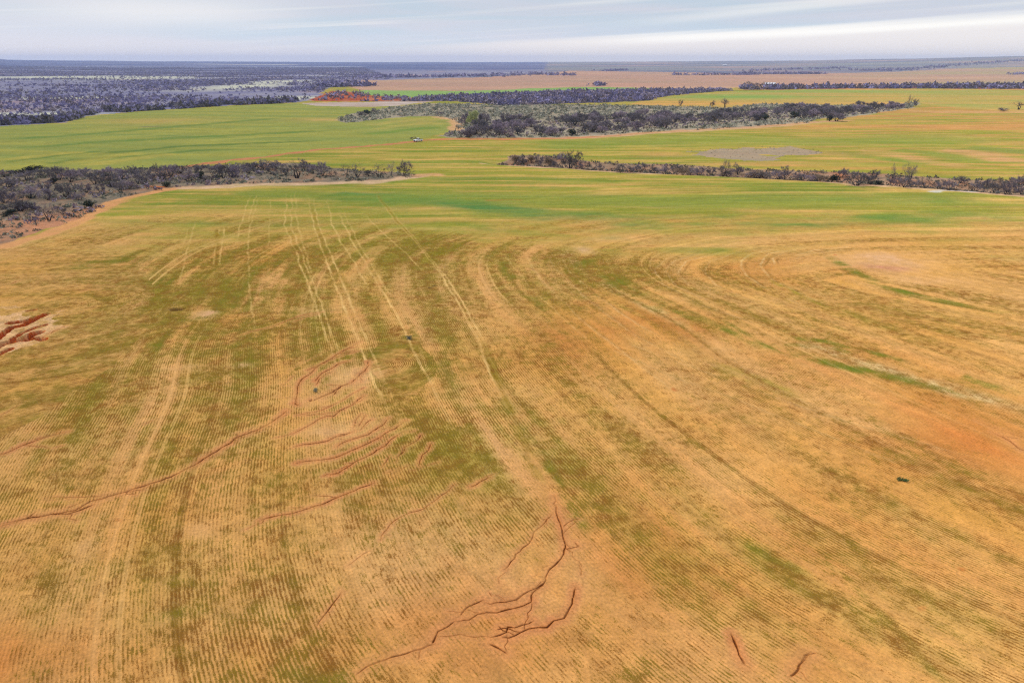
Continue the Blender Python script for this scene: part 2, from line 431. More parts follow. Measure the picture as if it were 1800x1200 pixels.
def build_ground():
    # rings: fine where the view is steep and close, coarse far away; columns fine across the middle
    py = np.concatenate([np.arange(1235, 700, -0.72), np.arange(700, 250, -0.62), np.arange(250, 130, -0.5), np.arange(130, 113, -0.25), [113 - 0.35 * i for i in range(3)]])
    rr = np.array([survey(900, p)[1] for p in py])
    rr = np.concatenate([np.linspace(2, rr[0], 12)[:-1], rr[rr < 12500], [12800, 13200]])
    th_f = np.arctan(np.linspace(-0.86, 0.86, 1500))
    side = np.linspace(th_f[-1], math.pi, 90)[1:]
    th = np.concatenate([-side[::-1][:-1] if False else -side[::-1], th_f, side[:-1]])
    nr, nt = len(rr), len(th)
    # flat-screen rings in the middle so that rows of vertices follow the field, round ones outside
    RR, TH = np.meshgrid(rr, th, indexing='ij')
    c_in = np.cos(np.clip(np.abs(TH), 0, 0.72))
    RD = RR / lerp(c_in, 1.0, ss(RR, 3000, 9000))
    x = (RD * np.sin(TH)).ravel().astype(np.float32); y = (RD * np.cos(TH)).ravel().astype(np.float32)
    N = len(x)
    r = np.hypot(x, y)
    z = land(x, y)
    # --- outline warp: no field edge is ruler-straight
    wx = x + (1.0 + r * 0.006) * fbm(x / 9, y / 9, 21, 2) * 0.8 + r * 0.006 * fbm(x / 60, y / 60, 23, 2)
    wy = y + (1.0 + r * 0.006) * fbm(x / 9, y / 9, 22, 2) * 0.8 + r * 0.012 * fbm(x / 60, y / 60, 24, 2)
    def zone(P):
        return inside(P, wx, wy)
    # --- drill rows: u grows by one metre per metre across the rows
    A18 = R(19)
    lowx = 1.6 * fbm(x / 45, y / 45, 31, 2)
    uC = x * math.cos(A18) + y * math.sin(A18) + lowx
    arms = [np.array([(46, 133), (58, 113), (80, 92), (112, 76), (200, 50)]), np.array([(46, 133), (62, 144), (90, 150), (200, 155)]),
            np.array([(80, 138), (96, 120), (125, 104), (220, 75)])]
    dR = np.full(N, 400.0, np.float32)
    for a_ in arms:
        dR = np.minimum(dR, near(a_, x, y, 400.0)[0])
    uR = 84.0 + 17.0 * (1 - ss(y, 42, 118)) - dR + lowx * 0.6
    k_ = 9.0
    u = -k_ * np.log(np.exp(-np.clip(uC, -200, 300) / k_) + np.exp(-np.clip(uR, -200, 300) / k_))
    dL, _ = near(np.array([(-79, 114), (-100, 112), (-140, 95), (-220, 60)]), x, y, 90.0)
    uL = dL + 0.7 * fbm(x / 18, y / 18, 33, 2)
    mL = ((dL < 30) & (y > 60) & (uC < 5))
    # the left arcs turn into the straight rows
    PL = W((-300, 470), (0, 436), (180, 432), (262, 490), (265, 560), (205, 640), (90, 715), (0, 765), (-300, 900))
    mL = inside(PL, wx, wy)
    u = np.where(mL, uL, u)
    dK, _ = near(W((580, 668), (676, 640)), x, y, 30.0)
    mK = inside(W((640, 640), (665, 600), (735, 592), (765, 640), (735, 700), (690, 700), (672, 665)), wx, wy)
    u = np.where(mK, dK, u)
    nu = fbm(u / 5.0, y / 42 + x / 160, 37, 3); nu2 = fbm(u / 1.7, y / 22 + x / 90, 38, 2)
    cell = np.floor(u / 8.2); fu = u / 8.2 - cell
    per = (_hash(cell.astype(np.int64), cell.astype(np.int64) * 0, 39) / (2 * math.pi)) % 1.0
    per2 = (_hash(cell.astype(np.int64), cell.astype(np.int64) * 0 + 5, 40) / (2 * math.pi)) % 1.0
    nu = np.where(mL, nu * .45, nu); nu2 = np.where(mL, nu2 * .7, nu2)
    along = np.clip(.45 + .9 * fbm(u / 30, y / 45 + x / 120, 36, 2), 0, 1.2)
    pair = np.maximum(1 - ss(np.abs(fu - .5 - .10), .012, .034), 1 - ss(np.abs(fu - .5 + .10), .012, .034)) * ss(per, .35, .95) * along * (.35 + .65 * ss(y, 64, 112))
    edge_ = (1 - ss(np.abs(fu - .02 - .05 * per2), .015, .06)) * ss(per2, .2, .9) * along
    top = ss(y + 26 * fbm(x / 32, y / 16, 35, 3) + 10 * fbm(x / 9, y / 5, 34, 2) - 0.10 * np.abs(x - 5), 136, 196)
    # --- main field colours
    n40 = fbm(x / 38, y / 38, 41, 3); n14 = fbm(x / 14, y / 14, 43, 3); n5 = fbm(x / 5, y / 5, 45, 3); n1 = fbm(x / 1.7, y / 1.7, 47, 2)
    sw1 = noise(u / 1.15, u * 0 + y / 60, 51); sw7 = noise(u / 5.5, y / 90, 53); sw3 = noise(u / 2.6, y / 40, 55)
    straw, pinks, orange = A(226, 167, 84), A(231, 176, 112), A(212, 134, 68)
    olive, green, deep = A(176, 156, 60), A(138, 142, 54), A(104, 122, 44)
    def mx(c_, d_, t):
        return c_ + (d_ - c_) * np.clip(t, 0, 1)[:, None]
    C = np.empty((N, 3), np.float32); C[:] = straw
    C = mx(C, pinks, 0.55 + 0.45 * n40 + 0.3 * sw7 + 0.15 * n5)
    # redder earth: lower left corner, lower right, along the washes
    def blob(px_, py_, rx, ry, rot=0.0):
        cx_, cy_, t_ = survey(px_, py_)
        sx = rx * t_ / FPX; sy = ry * (t_ * t_) / (CAM_H * FPX) * 0.95
        dx = (wx - cx_); dy = (wy - cy_)
        if rot:
            dx, dy = dx * math.cos(rot) + dy * math.sin(rot), -dx * math.sin(rot) + dy * math.cos(rot)
        return np.exp(-(dx / sx) ** 2 - (dy / sy) ** 2)
    og = 0
    for b in [(40, 1140, 150, 70, .9), (1650, 760, 220, 90, .5), (1790, 790, 110, 110, .6), (1150, 570, 160, 50, .55), (1320, 470, 120, 30, .45), (1000, 590, 120, 60, .4), (1100, 1000, 300, 120, .35), (720, 860, 160, 60, .45), (900, 1060, 200, 70, .4), (1420, 1170, 120, 50, .6), (850, 1150, 380, 90, .35), (1250, 900, 300, 120, .3), (1700, 1000, 200, 120, .3), (40, 760, 120, 40, .25), (1500, 640, 200, 50, .4), (250, 900, 140, 60, .2)]:
        og = og + b[4] * blob(*b[:4])
    C = mx(C, orange, (og * (0.9 + 0.5 * n14) + 0.10 * sw3 + 0.1 * n14))
    # yellow-green cast where the wheat stands
    om = 0.26 + 0.45 * nu + 0.22 * n40 + 0.20 * n5 + 0.30 * nu2 + .1 * n14
    cast = 0
    for b in [(430, 500, 330, 90, .75), (300, 640, 300, 110, .6), (200, 740, 300, 90, .35), (700, 620, 140, 60, .55), (850, 760, 170, 90, .5), (1150, 540, 200, 60, .35), (480, 820, 260, 60, .45), (1000, 850, 250, 110, .3), (1350, 1000, 260, 100, .35), (250, 1000, 220, 90, .3), (600, 400, 330, 40, .7), (1000, 480, 180, 40, .5), (1600, 560, 240, 40, .3), (1500, 900, 300, 60, .15), (1650, 1100, 200, 70, .35), (750, 430, 200, 30, .5)]:
        cast = cast + b[4] * blob(*b[:4])
    C = mx(C, olive, (om + .08) * np.clip(cast * 1.15 + 0.14, 0, 1) * 1.3)
    # patches of thicker, greener wheat
    gp = 0
    for b in [(650, 618, 38, 14, .9), (770, 645, 40, 26, .9), (800, 682, 26, 18, .7), (905, 735, 45, 28, .6), (955, 785, 45, 30, .6), (870, 712, 30, 14, .5), (480, 475, 55, 25, .7), (440, 530, 40, 25, .7), (400, 520, 60, 30, .5), (145, 466, 30, 7, .9), (215, 455, 70, 14, .6), (290, 497, 40, 9, .9), (288, 606, 22, 10, 1.), (320, 590, 55, 22, .6), (370, 392, 80, 8, .6), (300, 460, 140, 18, .4), (1030, 462, 25, 10, .9), (1085, 492, 22, 10, .7), (955, 520, 25, 12, .5), (865, 450, 25, 8, .6), (640, 450, 30, 10, .6), (430, 350, 90, 6, .8), (700, 380, 160, 10, .5),
              (260, 775, 25, 8, .5), (1588, 842, 6, 2.5, 1.), (720, 593, 10, 4, .9), (570, 1180, 60, 20, .6), (310, 1080, 60, 18, .35)]:
        gp = gp + b[4] * blob(*b[:4])
    GR = np.clip(.72 * gp * (.6 + .5 * n5 + .7 * nu2 + .4 * nu), 0, 1.1).astype(np.float32)
    GR = np.maximum(GR, np.clip(.5 * cast * (.35 + .7 * nu + .4 * n5), 0, .55)).astype(np.float32)
    C = mx(C, green, .45 * gp * (0.6 + .6 * nu2 + 0.5 * n5 + 0.4 * n14 + 0.3 * n1))
    TRK = np.zeros(N, np.float32); pale = None
    def line(pts, w, s, colr, soft=0.6, brk=0.5, sd=0):
        nonlocal C
        d, f = near(W(*pts), x + .25 * (wx - x), y + .25 * (wy - y), w * 2.2)
        m = (1 - ss(d, w * soft * 0.3, w * 1.6)) * s * np.clip(1 + brk * 1.3 * n5 + brk * n14, 0, 1.4) * ss(f, 0, .12) * (1 - ss(f, .72, 1.0))
        if colr is pale:
            TRK[:] = np.maximum(TRK, m)
            m = m * (1 - .35 * top)
        if colr is green or colr is deep:
            m = m * np.clip(.75 + .7 * nu2 + .5 * n5, 0, 1.15)
            GR[:] = np.maximum(GR, m * (.8 if colr is deep else .65))
            m = m * .55
        m = m * np.clip(.75 + .5 * n1 + .35 * n5 + .35 * nu2, 0, 1.3)
        C = mx(C, colr, m)
    line([(1440, 440), (1490, 472), (1530, 493), (1570, 508), (1640, 526), (1720, 542), (1840, 558)], 1.5, 1.0, green, brk=.25)
    line([(1490, 472), (1540, 496), (1640, 526), (1720, 543)], 0.7, .8, deep, brk=.4)
    line([(1240, 560), (1290, 582), (1340, 603), (1400, 622), (1460, 638), (1540, 656), (1640, 678), (1800, 715)], 1.6, .9, green, brk=.4)
    line([(1430, 632), (1500, 650), (1560, 662)], 0.9, .8, deep)
    line([(1010, 445), (1060, 485), (1120, 520), (1190, 550), (1260, 575)], 2.4, .7, green, brk=.7)
    line([(870, 450), (900, 490), (950, 540), (985, 575)], 1.6, .55, green, brk=.8)
    line([(1350, 488), (1390, 510), (1430, 530), (1520, 560), (1620, 590)], .9, .75, olive)
    line([(1380, 590), (1450, 600), (1540, 622), (1620, 640)], .9, .7, green, brk=.8)
    line([(1330, 610), (1400, 605), (1480, 615), (1560, 628), (1620, 637)], .8, .4, green, brk=.9)
    line([(1680, 660), (1740, 680), (1830, 700)], 1.6, .7, green, brk=.6)
    line([(1230, 905), (1300, 950), (1350, 980), (1400, 1000), (1450, 1015)], .6, .4, green, brk=1.2)
    line([(1380, 985), (1410, 1000)], .5, .35, deep)
    line([(1440, 975), (1500, 1030), (1560, 1090), (1640, 1180), (1680, 1220)], .5, .8, green, brk=.6)
    line([(1490, 1020), (1530, 1065)], .4, .55, deep)
    line([(1250, 640), (1300, 660), (1380, 690), (1440, 712)], 1.6, .5, olive, brk=.9)
    line([(880, 700), (930, 760), (970, 830), (1010, 900), (1060, 980)], .7, .5, green, brk=.8)
    line([(1395, 600), (1450, 615), (1520, 638), (1600, 662), (1690, 690), (1790, 716), (1850, 735)], 1.9, .75, A(226, 190, 128), brk=.5)
    line([(985, 440), (1010, 460), (1050, 490), (1110, 525), (1180, 560), (1270, 605)], 1.5, .65, A(230, 186, 118), brk=.6)
    line([(1130, 600), (1250, 640), (1400, 700), (1600, 770), (1800, 850)], .7, .35, pinks, brk=.9)
    # contour passes bending round the low ridges on the right
    for pts, s in [([(1320, 432), (1240, 438), (1170, 455), (1150, 475), (1165, 500), (1230, 535), (1330, 570), (1450, 600)], .6), ([(1330, 433), (1255, 440), (1187, 457), (1168, 477), (1188, 502), (1260, 538), (1365, 573)], .6), ([(1345, 434), (1275, 442), (1207, 460), (1190, 480), (1215, 505), (1290, 540), (1400, 575)], .6), ([(1360, 435), (1300, 443), (1250, 460), (1240, 478), (1262, 502), (1340, 538), (1450, 572)], .45),
                   ([(1375, 436), (1325, 445), (1302, 460), (1312, 485), (1355, 512), (1430, 545), (1550, 580)], .65), ([(1400, 438), (1352, 446), (1335, 465), (1352, 488), (1425, 525), (1520, 560)], .65), ([(1425, 434), (1385, 441), (1360, 455), (1362, 470)], .6), ([(1500, 432), (1430, 440), (1385, 455)], .7), ([(1490, 437), (1425, 446), (1392, 458)], .6),
                   ([(1690, 428), (1730, 446), (1800, 470)], .5), ([(1712, 430), (1750, 446), (1810, 464)], .5), ([(1735, 430), (1775, 446), (1830, 462)], .5), ([(1000, 435), (985, 450), (1000, 475), (1050, 520), (1120, 570), (1220, 620)], .45), ([(960, 440), (975, 470), (1030, 525), (1110, 585), (1230, 650), (1400, 730)], .4), ([(920, 440), (950, 490), (1020, 560), (1120, 640), (1280, 750)], .35), ([(1090, 600), (1200, 640), (1340, 690), (1520, 750), (1800, 830)], .4), ([(1060, 610), (1180, 660), (1340, 720), (1540, 800), (1800, 890)], .35)]:
        line(pts, .26, s, A(240, 196, 130), brk=.3)
        line([(p[0] + 7, p[1] + 3) for p in pts], .26, s * .8, A(158, 110, 50), brk=.4)
    # bare, pinkish or washed ground
    bare = 0
    for b in [(1560, 462, 75, 14, .9), (1540, 450, 40, 8, .7), (1620, 490, 80, 8, .5), (1025, 440, 22, 8, 1.0), (1085, 420, 45, 5, .9), (360, 550, 22, 7, .9), (640, 480, 30, 60, .15), (545, 545, 60, 10, .3), (430, 640, 20, 7, .6), (330, 642, 40, 6, .4), (590, 752, 60, 14, .55), (620, 660, 55, 22, .6), (560, 700, 40, 12, .4), (940, 1030, 90, 50, .35), (340, 930, 25, 12, .5), (130, 970, 25, 20, .3), (1360, 270, 5, 2, 0)]:
        bare = bare + b[4] * blob(*b[:4])
    C = mx(C, A(224, 174, 124), bare * (0.75 + 0.4 * n5 + 0.3 * n14 + .3 * n1))
    C = mx(C, A(200, 136, 104), 0.8 * blob(1545, 470, 45, 6) * (0.8 + 0.6 * n5))
    # --- the flatter upper field: contour streaks of green and straw
    s1 = fbm(x / 60 + 0.3 * n40, y / 7, 61, 3); s2 = fbm(x / 190, y / 26, 63, 3); s3 = fbm(x / 30, y / 4.5, 65, 2); s4 = fbm(x / 500, y / 75, 67, 3)
    T = np.empty((N, 3), np.float32); T[:] = A(160, 154, 60)
    s5 = fbm(x / 40, y / 1.7, 68, 2); s6 = fbm(x / 90, y / 4.0, 66, 2)
    rightness = ss(x / np.maximum(y, 1), 0.15, 0.6)
    T = mx(T, A(214, 170, 94), ss(0.6 * s1 + 0.6 * s3 + 0.35 * s2 * (0.5 + rightness), -.35, .75))
    T = mx(T, A(132, 142, 54), ss(0.5 * s2 - 0.6 * s1 + .3 * n5 - 0.15 * rightness, -.15, .7))
    T = mx(T, A(92, 128, 62), -0.25 + 0.75 * fbm(x / 120, y / 12, 69, 3) + 0.3 * s3)
    og2 = ss(y, 300, 420) * rightness
    T = mx(T, A(204, 146, 84), ss(og2 * (0.50 + 0.8 * s4 + 0.5 * s2), .1, .8) + ss(rightness, .2, .9) * ss(y, 240, 300) * (.2 + .6 * s1 + .3 * s3))
    T = mx(T, A(222, 186, 108), .5 * np.clip(s5 + .5 * s6 - .1, 0, 1)); T = mx(T, A(100, 112, 44), .45 * np.clip(-s5 - .5 * s6 - .1, 0, 1))
    for pts, w, s, cc in [([(560, 340), (640, 346), (760, 352), (860, 366), (980, 382), (1100, 385)], 6, .95, A(96, 134, 68)), ([(980, 384), (1150, 392), (1300, 390), (1500, 388), (1800, 376)], 6, .9, A(100, 136, 58)), ([(620, 340), (800, 346), (960, 352), (1200, 356), (1500, 350), (1800, 352)], 9, .75, A(122, 144, 60)), ([(400, 338), (520, 342), (640, 350), (760, 362)], 6, .8, A(118, 140, 58)), ([(840, 353), (915, 352)], 1.2, .5, A(190, 120, 66)), ([(860, 402), (1000, 412), (1200, 418), (1330, 408)], 5, .6, A(132, 142, 54)), ([(1400, 420), (1600, 424), (1800, 415)], 5, .6, A(136, 144, 58)),
                          ([(1220, 415), (1340, 412)], 2.5, .7, A(120, 138, 52)), ([(900, 255), (1100, 250), (1250, 244), (1400, 250), (1800, 240)], 20, .6, A(126, 150, 62)), ([(1450, 268), (1550, 278), (1640, 288)], 7, .8, A(124, 146, 56)), ([(1560, 262), (1640, 268), (1720, 285)], 8, .7, A(124, 146, 60)), ([(1690, 258), (1800, 266), (1900, 275)], 10, .7, A(120, 142, 66)), ([(1500, 266), (1560, 268), (1640, 285), (1700, 293)], 6, .6, A(214, 160, 106)), ([(1650, 262), (1720, 268), (1790, 287)], 8, .7, A(218, 164, 112)), ([(1080, 258), (1200, 262), (1140, 272)], 7, .5, A(196, 166, 76)), ([(1300, 290), (1500, 296), (1700, 306)], 5, .5, A(196, 150, 76))]:
        d, f = near(W(*pts), wx, wy, w * 2)
        T = mx(T, cc, (1 - ss(d, w * .4, w * 1.8)) * s * np.clip(.8 + .5 * s1 + .4 * s3, 0, 1.2) * ss(f, 0, .1) * (1 - ss(f, .9, 1)))
    C = C + (T - C) * top[:, None]
    # tramlines: pale pairs running up the slope
    pale, tramd = A(236, 194, 122), A(156, 126, 40)
    for pts, s in [([(503, 333), (502, 370), (500, 395), (515, 430), (530, 470), (550, 520), (572, 580), (592, 640), (612, 700)], .8), ([(512, 333), (512, 370), (513, 400), (528, 440), (548, 490), (570, 545), (585, 590), (606, 650), (625, 705)], .7), ([(518, 333), (521, 380), (530, 420), (545, 470), (565, 520)], .6),
                   ([(540, 335), (545, 370), (560, 420), (580, 475), (602, 530), (622, 580), (645, 640), (680, 720), (720, 800)], .8), ([(550, 340), (556, 380), (575, 430), (598, 485), (620, 540), (640, 590), (668, 650), (705, 730)], .7),
                   ([(573, 345), (585, 395), (610, 440), (640, 490), (665, 540)], .7), ([(592, 360), (605, 395), (630, 440), (660, 490), (690, 540), (715, 590), (745, 650), (785, 730), (830, 820)], .75), ([(600, 362), (617, 400), (645, 450), (675, 500), (700, 540)], .5),
                   ([(655, 335), (690, 380), (735, 430), (775, 480), (810, 540), (840, 600), (865, 660), (895, 720), (935, 810), (985, 920)], .7), ([(665, 340), (705, 390), (755, 450), (795, 500), (830, 560), (858, 620), (885, 680), (915, 745), (955, 830)], .6), ([(640, 375), (670, 405), (720, 450), (760, 490)], .6),
                   ([(450, 340), (440, 370), (432, 400)], .6), ([(440, 340), (428, 375), (420, 400), (418, 430)], .7), ([(455, 340), (446, 372), (438, 400), (436, 450), (440, 500), (446, 560), (455, 620)], .5), ([(385, 398), (377, 440), (375, 480)], .6), ([(394, 396), (388, 440), (384, 475)], .55),
                   ([(345, 385), (330, 430), (318, 480), (312, 520)], .5), ([(475, 345), (472, 400), (475, 450)], .3), ([(330, 400), (318, 440)], .3), ([(555, 545), (562, 600), (565, 640)], .3),
                   ([(735, 600), (748, 640), (770, 700), (800, 770)], .35), ([(880, 440), (930, 500), (990, 560), (1060, 620)], .4)]:
        line(pts, .22, s * .8, pale, soft=.4, brk=.5)
    for pts, s in [([(660, 338), (698, 386), (745, 440), (785, 490)], .5), ([(840, 585), (862, 630), (880, 680), (900, 725), (925, 790), (950, 850), (980, 920)], .8), ([(850, 600), (872, 650), (893, 700)], .5), ([(545, 355), (565, 420), (590, 480)], .5), ([(380, 400), (381, 440), (379, 480)], .8), ([(508, 400), (522, 440)], .4),
                   ([(600, 480), (630, 540)], .5), ([(1270, 470), (1330, 505), (1420, 545)], .4)]:
        line(pts, .5, s, tramd, brk=.35)
    amp = lerp(1.0, 0.55, top)
    C = mx(C, A(236, 190, 124), (.50 * pair + .18 * np.clip(nu2, 0, 1)) * (1 - .75 * top))
    C = mx(C, A(150, 112, 44), (.40 * edge_ + .16 * np.clip(-nu2, 0, 1)) * (1 - .75 * top))
    rgt = ss(x, 8, 30) * ss(y, 70, 100)
    hair = noise(u / .6, y / 40 + x / 70, 56); band = noise(u / 2.0, y / 160 + x / 400, 57)
    tone = 1 + (0.05 * sw1 + 0.05 * sw3 + 0.07 * n1 + .07 * hair + .16 * band * rgt) * amp
    C = C * np.clip(tone, 0.6, 1.4)[:, None]
    crop = np.clip(0.76 + 0.24 * nu + 0.16 * nu2 + .15 * n14 - .8 * pair + .25 * edge_ + .25 * np.clip(cast, 0, 1) - 0.9 * bare - 0.25 * og, 0.15, 1) * (1 - 0.55 * top)
    crop = crop * (1 - .6 * np.clip(TRK, 0, 1))
    crop = crop * (1 - ss(r, 260, 480)); GR = GR * (1 - .3 * top)
    rough = np.ones(N, np.float32)
    # --- the far side of the road: green winter wheat field
    m = zone(GREEN_FIELD)
    ug = y + 26 * np.sin(x / 95 + 0.8) + 10 * np.sin(x / 37) + 4 * fbm(x / 60, y / 60, 71, 2)
    G = np.empty((N, 3), np.float32); G[:] = A(150, 154, 78)
    g1 = noise(ug / 4.0, x / 300, 73); g2 = noise(ug / 16.0, x / 260, 75); g3 = fbm(x / 120, y / 60, 77, 3)
    G = mx(G, A(176, 164, 76), 0.25 + 0.6 * g2 + 0.5 * g3 + 0.45 * g1)
    G = mx(G, A(104, 132, 68), -0.15 + 0.7 * g1 - 0.3 * g2 + 0.2 * g3)
    G = mx(G, A(190, 160, 88), blob(270, 212, 100, 6) * .8 + blob(560, 210, 60, 4) * .7 + 0.5 * blob(730, 213, 70, 5) * (0.6 + noise(x / 9, y / 40, 79)))
    for pts, w, cc in [([(0, 287), (60, 279), (130, 270), (180, 266)], 3.5, (96, 124, 58)), ([(140, 275), (200, 268), (245, 265), (270, 262), (310, 258), (420, 253), (520, 249), (600, 245)], 4, (88, 116, 56)), ([(60, 291), (120, 284), (180, 278), (240, 276), (330, 266), (430, 262)], 3.5, (98, 124, 60)), ([(0, 283), (60, 275), (110, 270), (150, 267)], 5, (188, 170, 80)), ([(120, 288), (170, 280), (210, 273), (240, 268)], 5, (186, 168, 78)), ([(150, 292), (200, 284), (260, 276), (300, 271)], 5, (184, 166, 80)), ([(0, 297), (50, 292), (90, 286)], 5, (178, 168, 78)),
                       ([(0, 245), (100, 240), (250, 228), (400, 215), (520, 205)], 6, (104, 132, 64)), ([(0, 262), (150, 252), (300, 243), (450, 236), (600, 228)], 5, (104, 132, 62)), ([(100, 232), (250, 220), (400, 208)], 8, (170, 162, 84)), ([(0, 255), (120, 247), (260, 238), (420, 228), (600, 221)], 6, (168, 164, 80)), ([(330, 250), (400, 244), (470, 239), (560, 234), (660, 228)], 6, (172, 166, 80)), ([(250, 224), (285, 221)], 3, (130, 110, 100)),
                       ([(640, 222), (690, 214), (740, 210), (770, 212)], 6, (186, 168, 88)), ([(640, 230), (700, 221), (760, 216), (785, 219)], 5, (184, 166, 84)), ([(620, 238), (700, 230), (780, 222)], 6, (112, 140, 60))]:
        d, f = near(W(*pts), wx, wy, w * 2)
        G = mx(G, A(*cc), (1 - ss(d, w * .3, w * 1.6)) * .75 * np.clip(.85 + .4 * n14, 0, 1.1) * ss(f, 0, .15) * (1 - ss(f, .85, 1)))
    C[m] = G[m]
    crop[m] *= 0.2
    # --- far right field beyond the thicket
    m = zone(W((1100, 184), (1150, 176), (1180, 170), (1300, 161), (1420, 158), (1800, 159), (2300, 163), (2300, 205), (1800, 200), (1640, 185), (1615, 181), (1500, 186), (1340, 184), (1280, 190)))
    Q = np.empty((N, 3), np.float32); Q[:] = A(202, 164, 88)
    Q = mx(Q, A(150, 160, 76), 0.2 + 0.6 * s4 + 0.3 * s2 + ss(y, 760, 1000) * 0.4)
    Q = mx(Q, A(134, 164, 78), blob(1290, 170, 170, 5) + blob(1480, 160, 300, 3) * .7 + blob(1700, 185, 70, 6) * .6)
    Q = mx(Q, A(214, 160, 84), blob(1200, 181, 110, 4) + .5 * blob(1550, 172, 100, 4))
    s7 = fbm(x / 260, y / 22, 64, 3)
    Q = mx(Q, A(214, 150, 92), .7 * np.clip(s7, 0, 1)); Q = mx(Q, A(128, 142, 66), .6 * np.clip(-s7 - .1, 0, 1))
    C[m] = Q[m]; crop[m] = 0
    # --- far tan fields and green band
    def flat(P, base, alt, k=0.5, sc=1.0, soft=False):
        m_ = zone(P)
        q = np.clip(0.4 + k * fbm(x[m_] / (400 * sc), y[m_] / (160 * sc), 81, 3) + 0.4 * k * fbm(x[m_] / 60, y[m_] / 60, 82, 2), 0, 1)[:, None]
        C[m_] = A(*base) + (A(*alt) - A(*base)) * q
        crop[m_] = 0
        return m_
    rest = (y > 1500) & ~zone(PLAIN)
    q = np.clip(0.5 + 0.7 * fbm(x / 1800, y / 500, 83, 3), 0, 1)[:, None]
    C[rest] = (A(150, 148, 140) + (A(110, 114, 136) - A(150, 148, 140)) * q)[rest]  # far land: haze blue put into the second tone
    q = np.clip(0.1 + 0.9 * fbm(x / 900, y / 700, 84, 3), 0, 1)[:, None]
    C[rest] = (C + (A(184, 150, 140) - C) * q)[rest]
    crop[r > 600] = 0
    flat(TAN_FIELD, (196, 150, 126), (178, 146, 122), .8)
    m = zone(TAN_FIELD)
    q = np.clip(-0.1 + 0.9 * fbm(x / 700, y / 260, 85, 3), 0, 1)[:, None]
    C[m] = (C + (A(208, 168, 130) - C) * q)[m]
    q = np.clip(ss(x / np.maximum(y, 1), .4, .6) * (0.3 + 0.6 * fbm(x / 500, y / 400, 86, 2)), 0, 1)[:, None]
    C[m] = (C + (A(168, 158, 110) - C) * q)[m]
    flat(GREEN_BAND, (140, 168, 92), (150, 176, 100), .5)
    # --- mesquite plain on the left: pale grass under brush
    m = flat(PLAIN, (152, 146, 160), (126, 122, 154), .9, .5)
    q = np.clip(-0.2 + 1.0 * fbm(x / 260, y / 420, 87, 3), 0, 1)[:, None]
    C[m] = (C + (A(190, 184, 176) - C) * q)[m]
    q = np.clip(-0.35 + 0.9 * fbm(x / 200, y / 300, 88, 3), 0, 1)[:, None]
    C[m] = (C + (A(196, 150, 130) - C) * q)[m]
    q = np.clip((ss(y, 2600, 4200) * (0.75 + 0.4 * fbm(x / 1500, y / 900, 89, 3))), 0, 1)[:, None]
    C[m] = (C + (A(86, 94, 134) - C) * q)[m]  # bluer with distance: haze painted into the far ground colour
    for b in [(430, 152, 60, 6), (490, 144, 50, 3), (110, 136, 130, 3), (250, 137, 90, 3), (120, 172, 100, 3), (60, 200, 120, 3), (520, 172, 60, 3)]:
        q = np.clip(blob(*b) * 1.2, 0, 1)[:, None]
        C[m] = (C + (A(206, 202, 178) - C) * q)[m]
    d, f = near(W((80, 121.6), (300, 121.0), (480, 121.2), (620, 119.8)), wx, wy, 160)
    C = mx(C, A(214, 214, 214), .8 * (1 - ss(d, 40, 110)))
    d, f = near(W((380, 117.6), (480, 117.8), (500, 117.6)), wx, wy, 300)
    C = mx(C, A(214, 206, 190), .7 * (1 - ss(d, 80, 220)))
    # --- red bluff and bare bank
    flat(RED_BLUFF, (172, 72, 42), (196, 128, 92), 1.2, .06)
    flat(BARE_BANK, (206, 186, 172), (180, 150, 128), .8, .15)
    # --- brush strips: grey litter, dry grass, red earth
    def litter(P, base, alt, red, kred):
        m_ = zone(P)
        a1 = fbm(x[m_] / 7, y[m_] / 7, 91, 3); a2 = fbm(x[m_] / 3, y[m_] / 9, 92, 2); a3 = fbm(x[m_] / 16, y[m_] / 16, 93, 2)
        c_ = A(*base) + (A(*alt) - A(*base)) * np.clip(0.5 + 0.6 * a1, 0, 1)[:, None]
        c_ = c_ + (A(*red) - c_) * np.clip(kred + 0.6 * a3 + 0.3 * a2, 0, 1)[:, None]
        C[m_] = c_; crop[m_] = 0; rough[m_] = 1.5
        return m_
    litter(STRIP_C, (150, 138, 116), (182, 168, 142), (186, 132, 100), -.15)
    m = zone(STRIP_C)
    litter(STRIP_A, (118, 106, 90), (156, 138, 114), (204, 140, 100), .0)
    mA = zone(STRIP_A)
    q = np.clip((blob(60, 400, 120, 25) + .8 * blob(150, 378, 60, 12)) * (0.9 + .4 * n5), 0, 1)[:, None]
    C[mA] = (C + (A(204, 142, 104) - C) * q)[mA]
    litter(STRIP_B, (150, 122, 98), (182, 150, 120), (186, 112, 74), .05)
    m = inside(GREY_PATCH, wx + 16 * fbm(x / 26, y / 26, 111, 3), wy + 14 * fbm(x / 26, y / 20, 112, 3))
    q = np.clip(.5 + .5 * n14 + .3 * n5 + .4 * fbm(x / 60, y / 8, 113, 2), 0, 1)[:, None]
    Z_ = A(186, 158, 132) + (A(160, 142, 124) - A(186, 158, 132)) * q
    C[m] = C[m] * .12 + Z_[m] * .88; crop[m] = 0
    C = mx(C, A(212, 150, 100), .55 * (blob(1490, 272, 60, 5) + blob(1160, 270, 40, 4) + .8 * blob(1350, 288, 120, 3.5)) * (.8 + .5 * n14) * (~m))
    C[m] = C[m]
    m = zone(BELT_D); C[m] = A(110, 96, 96); crop[m] = 0
    m = zone(W((880, 166), (1000, 161), (1100, 158.5), (1140, 160), (1000, 165), (900, 169))); C[m] = A(176, 84, 60)
    m = zone(BELT_E); C[m] = A(140, 92, 84)
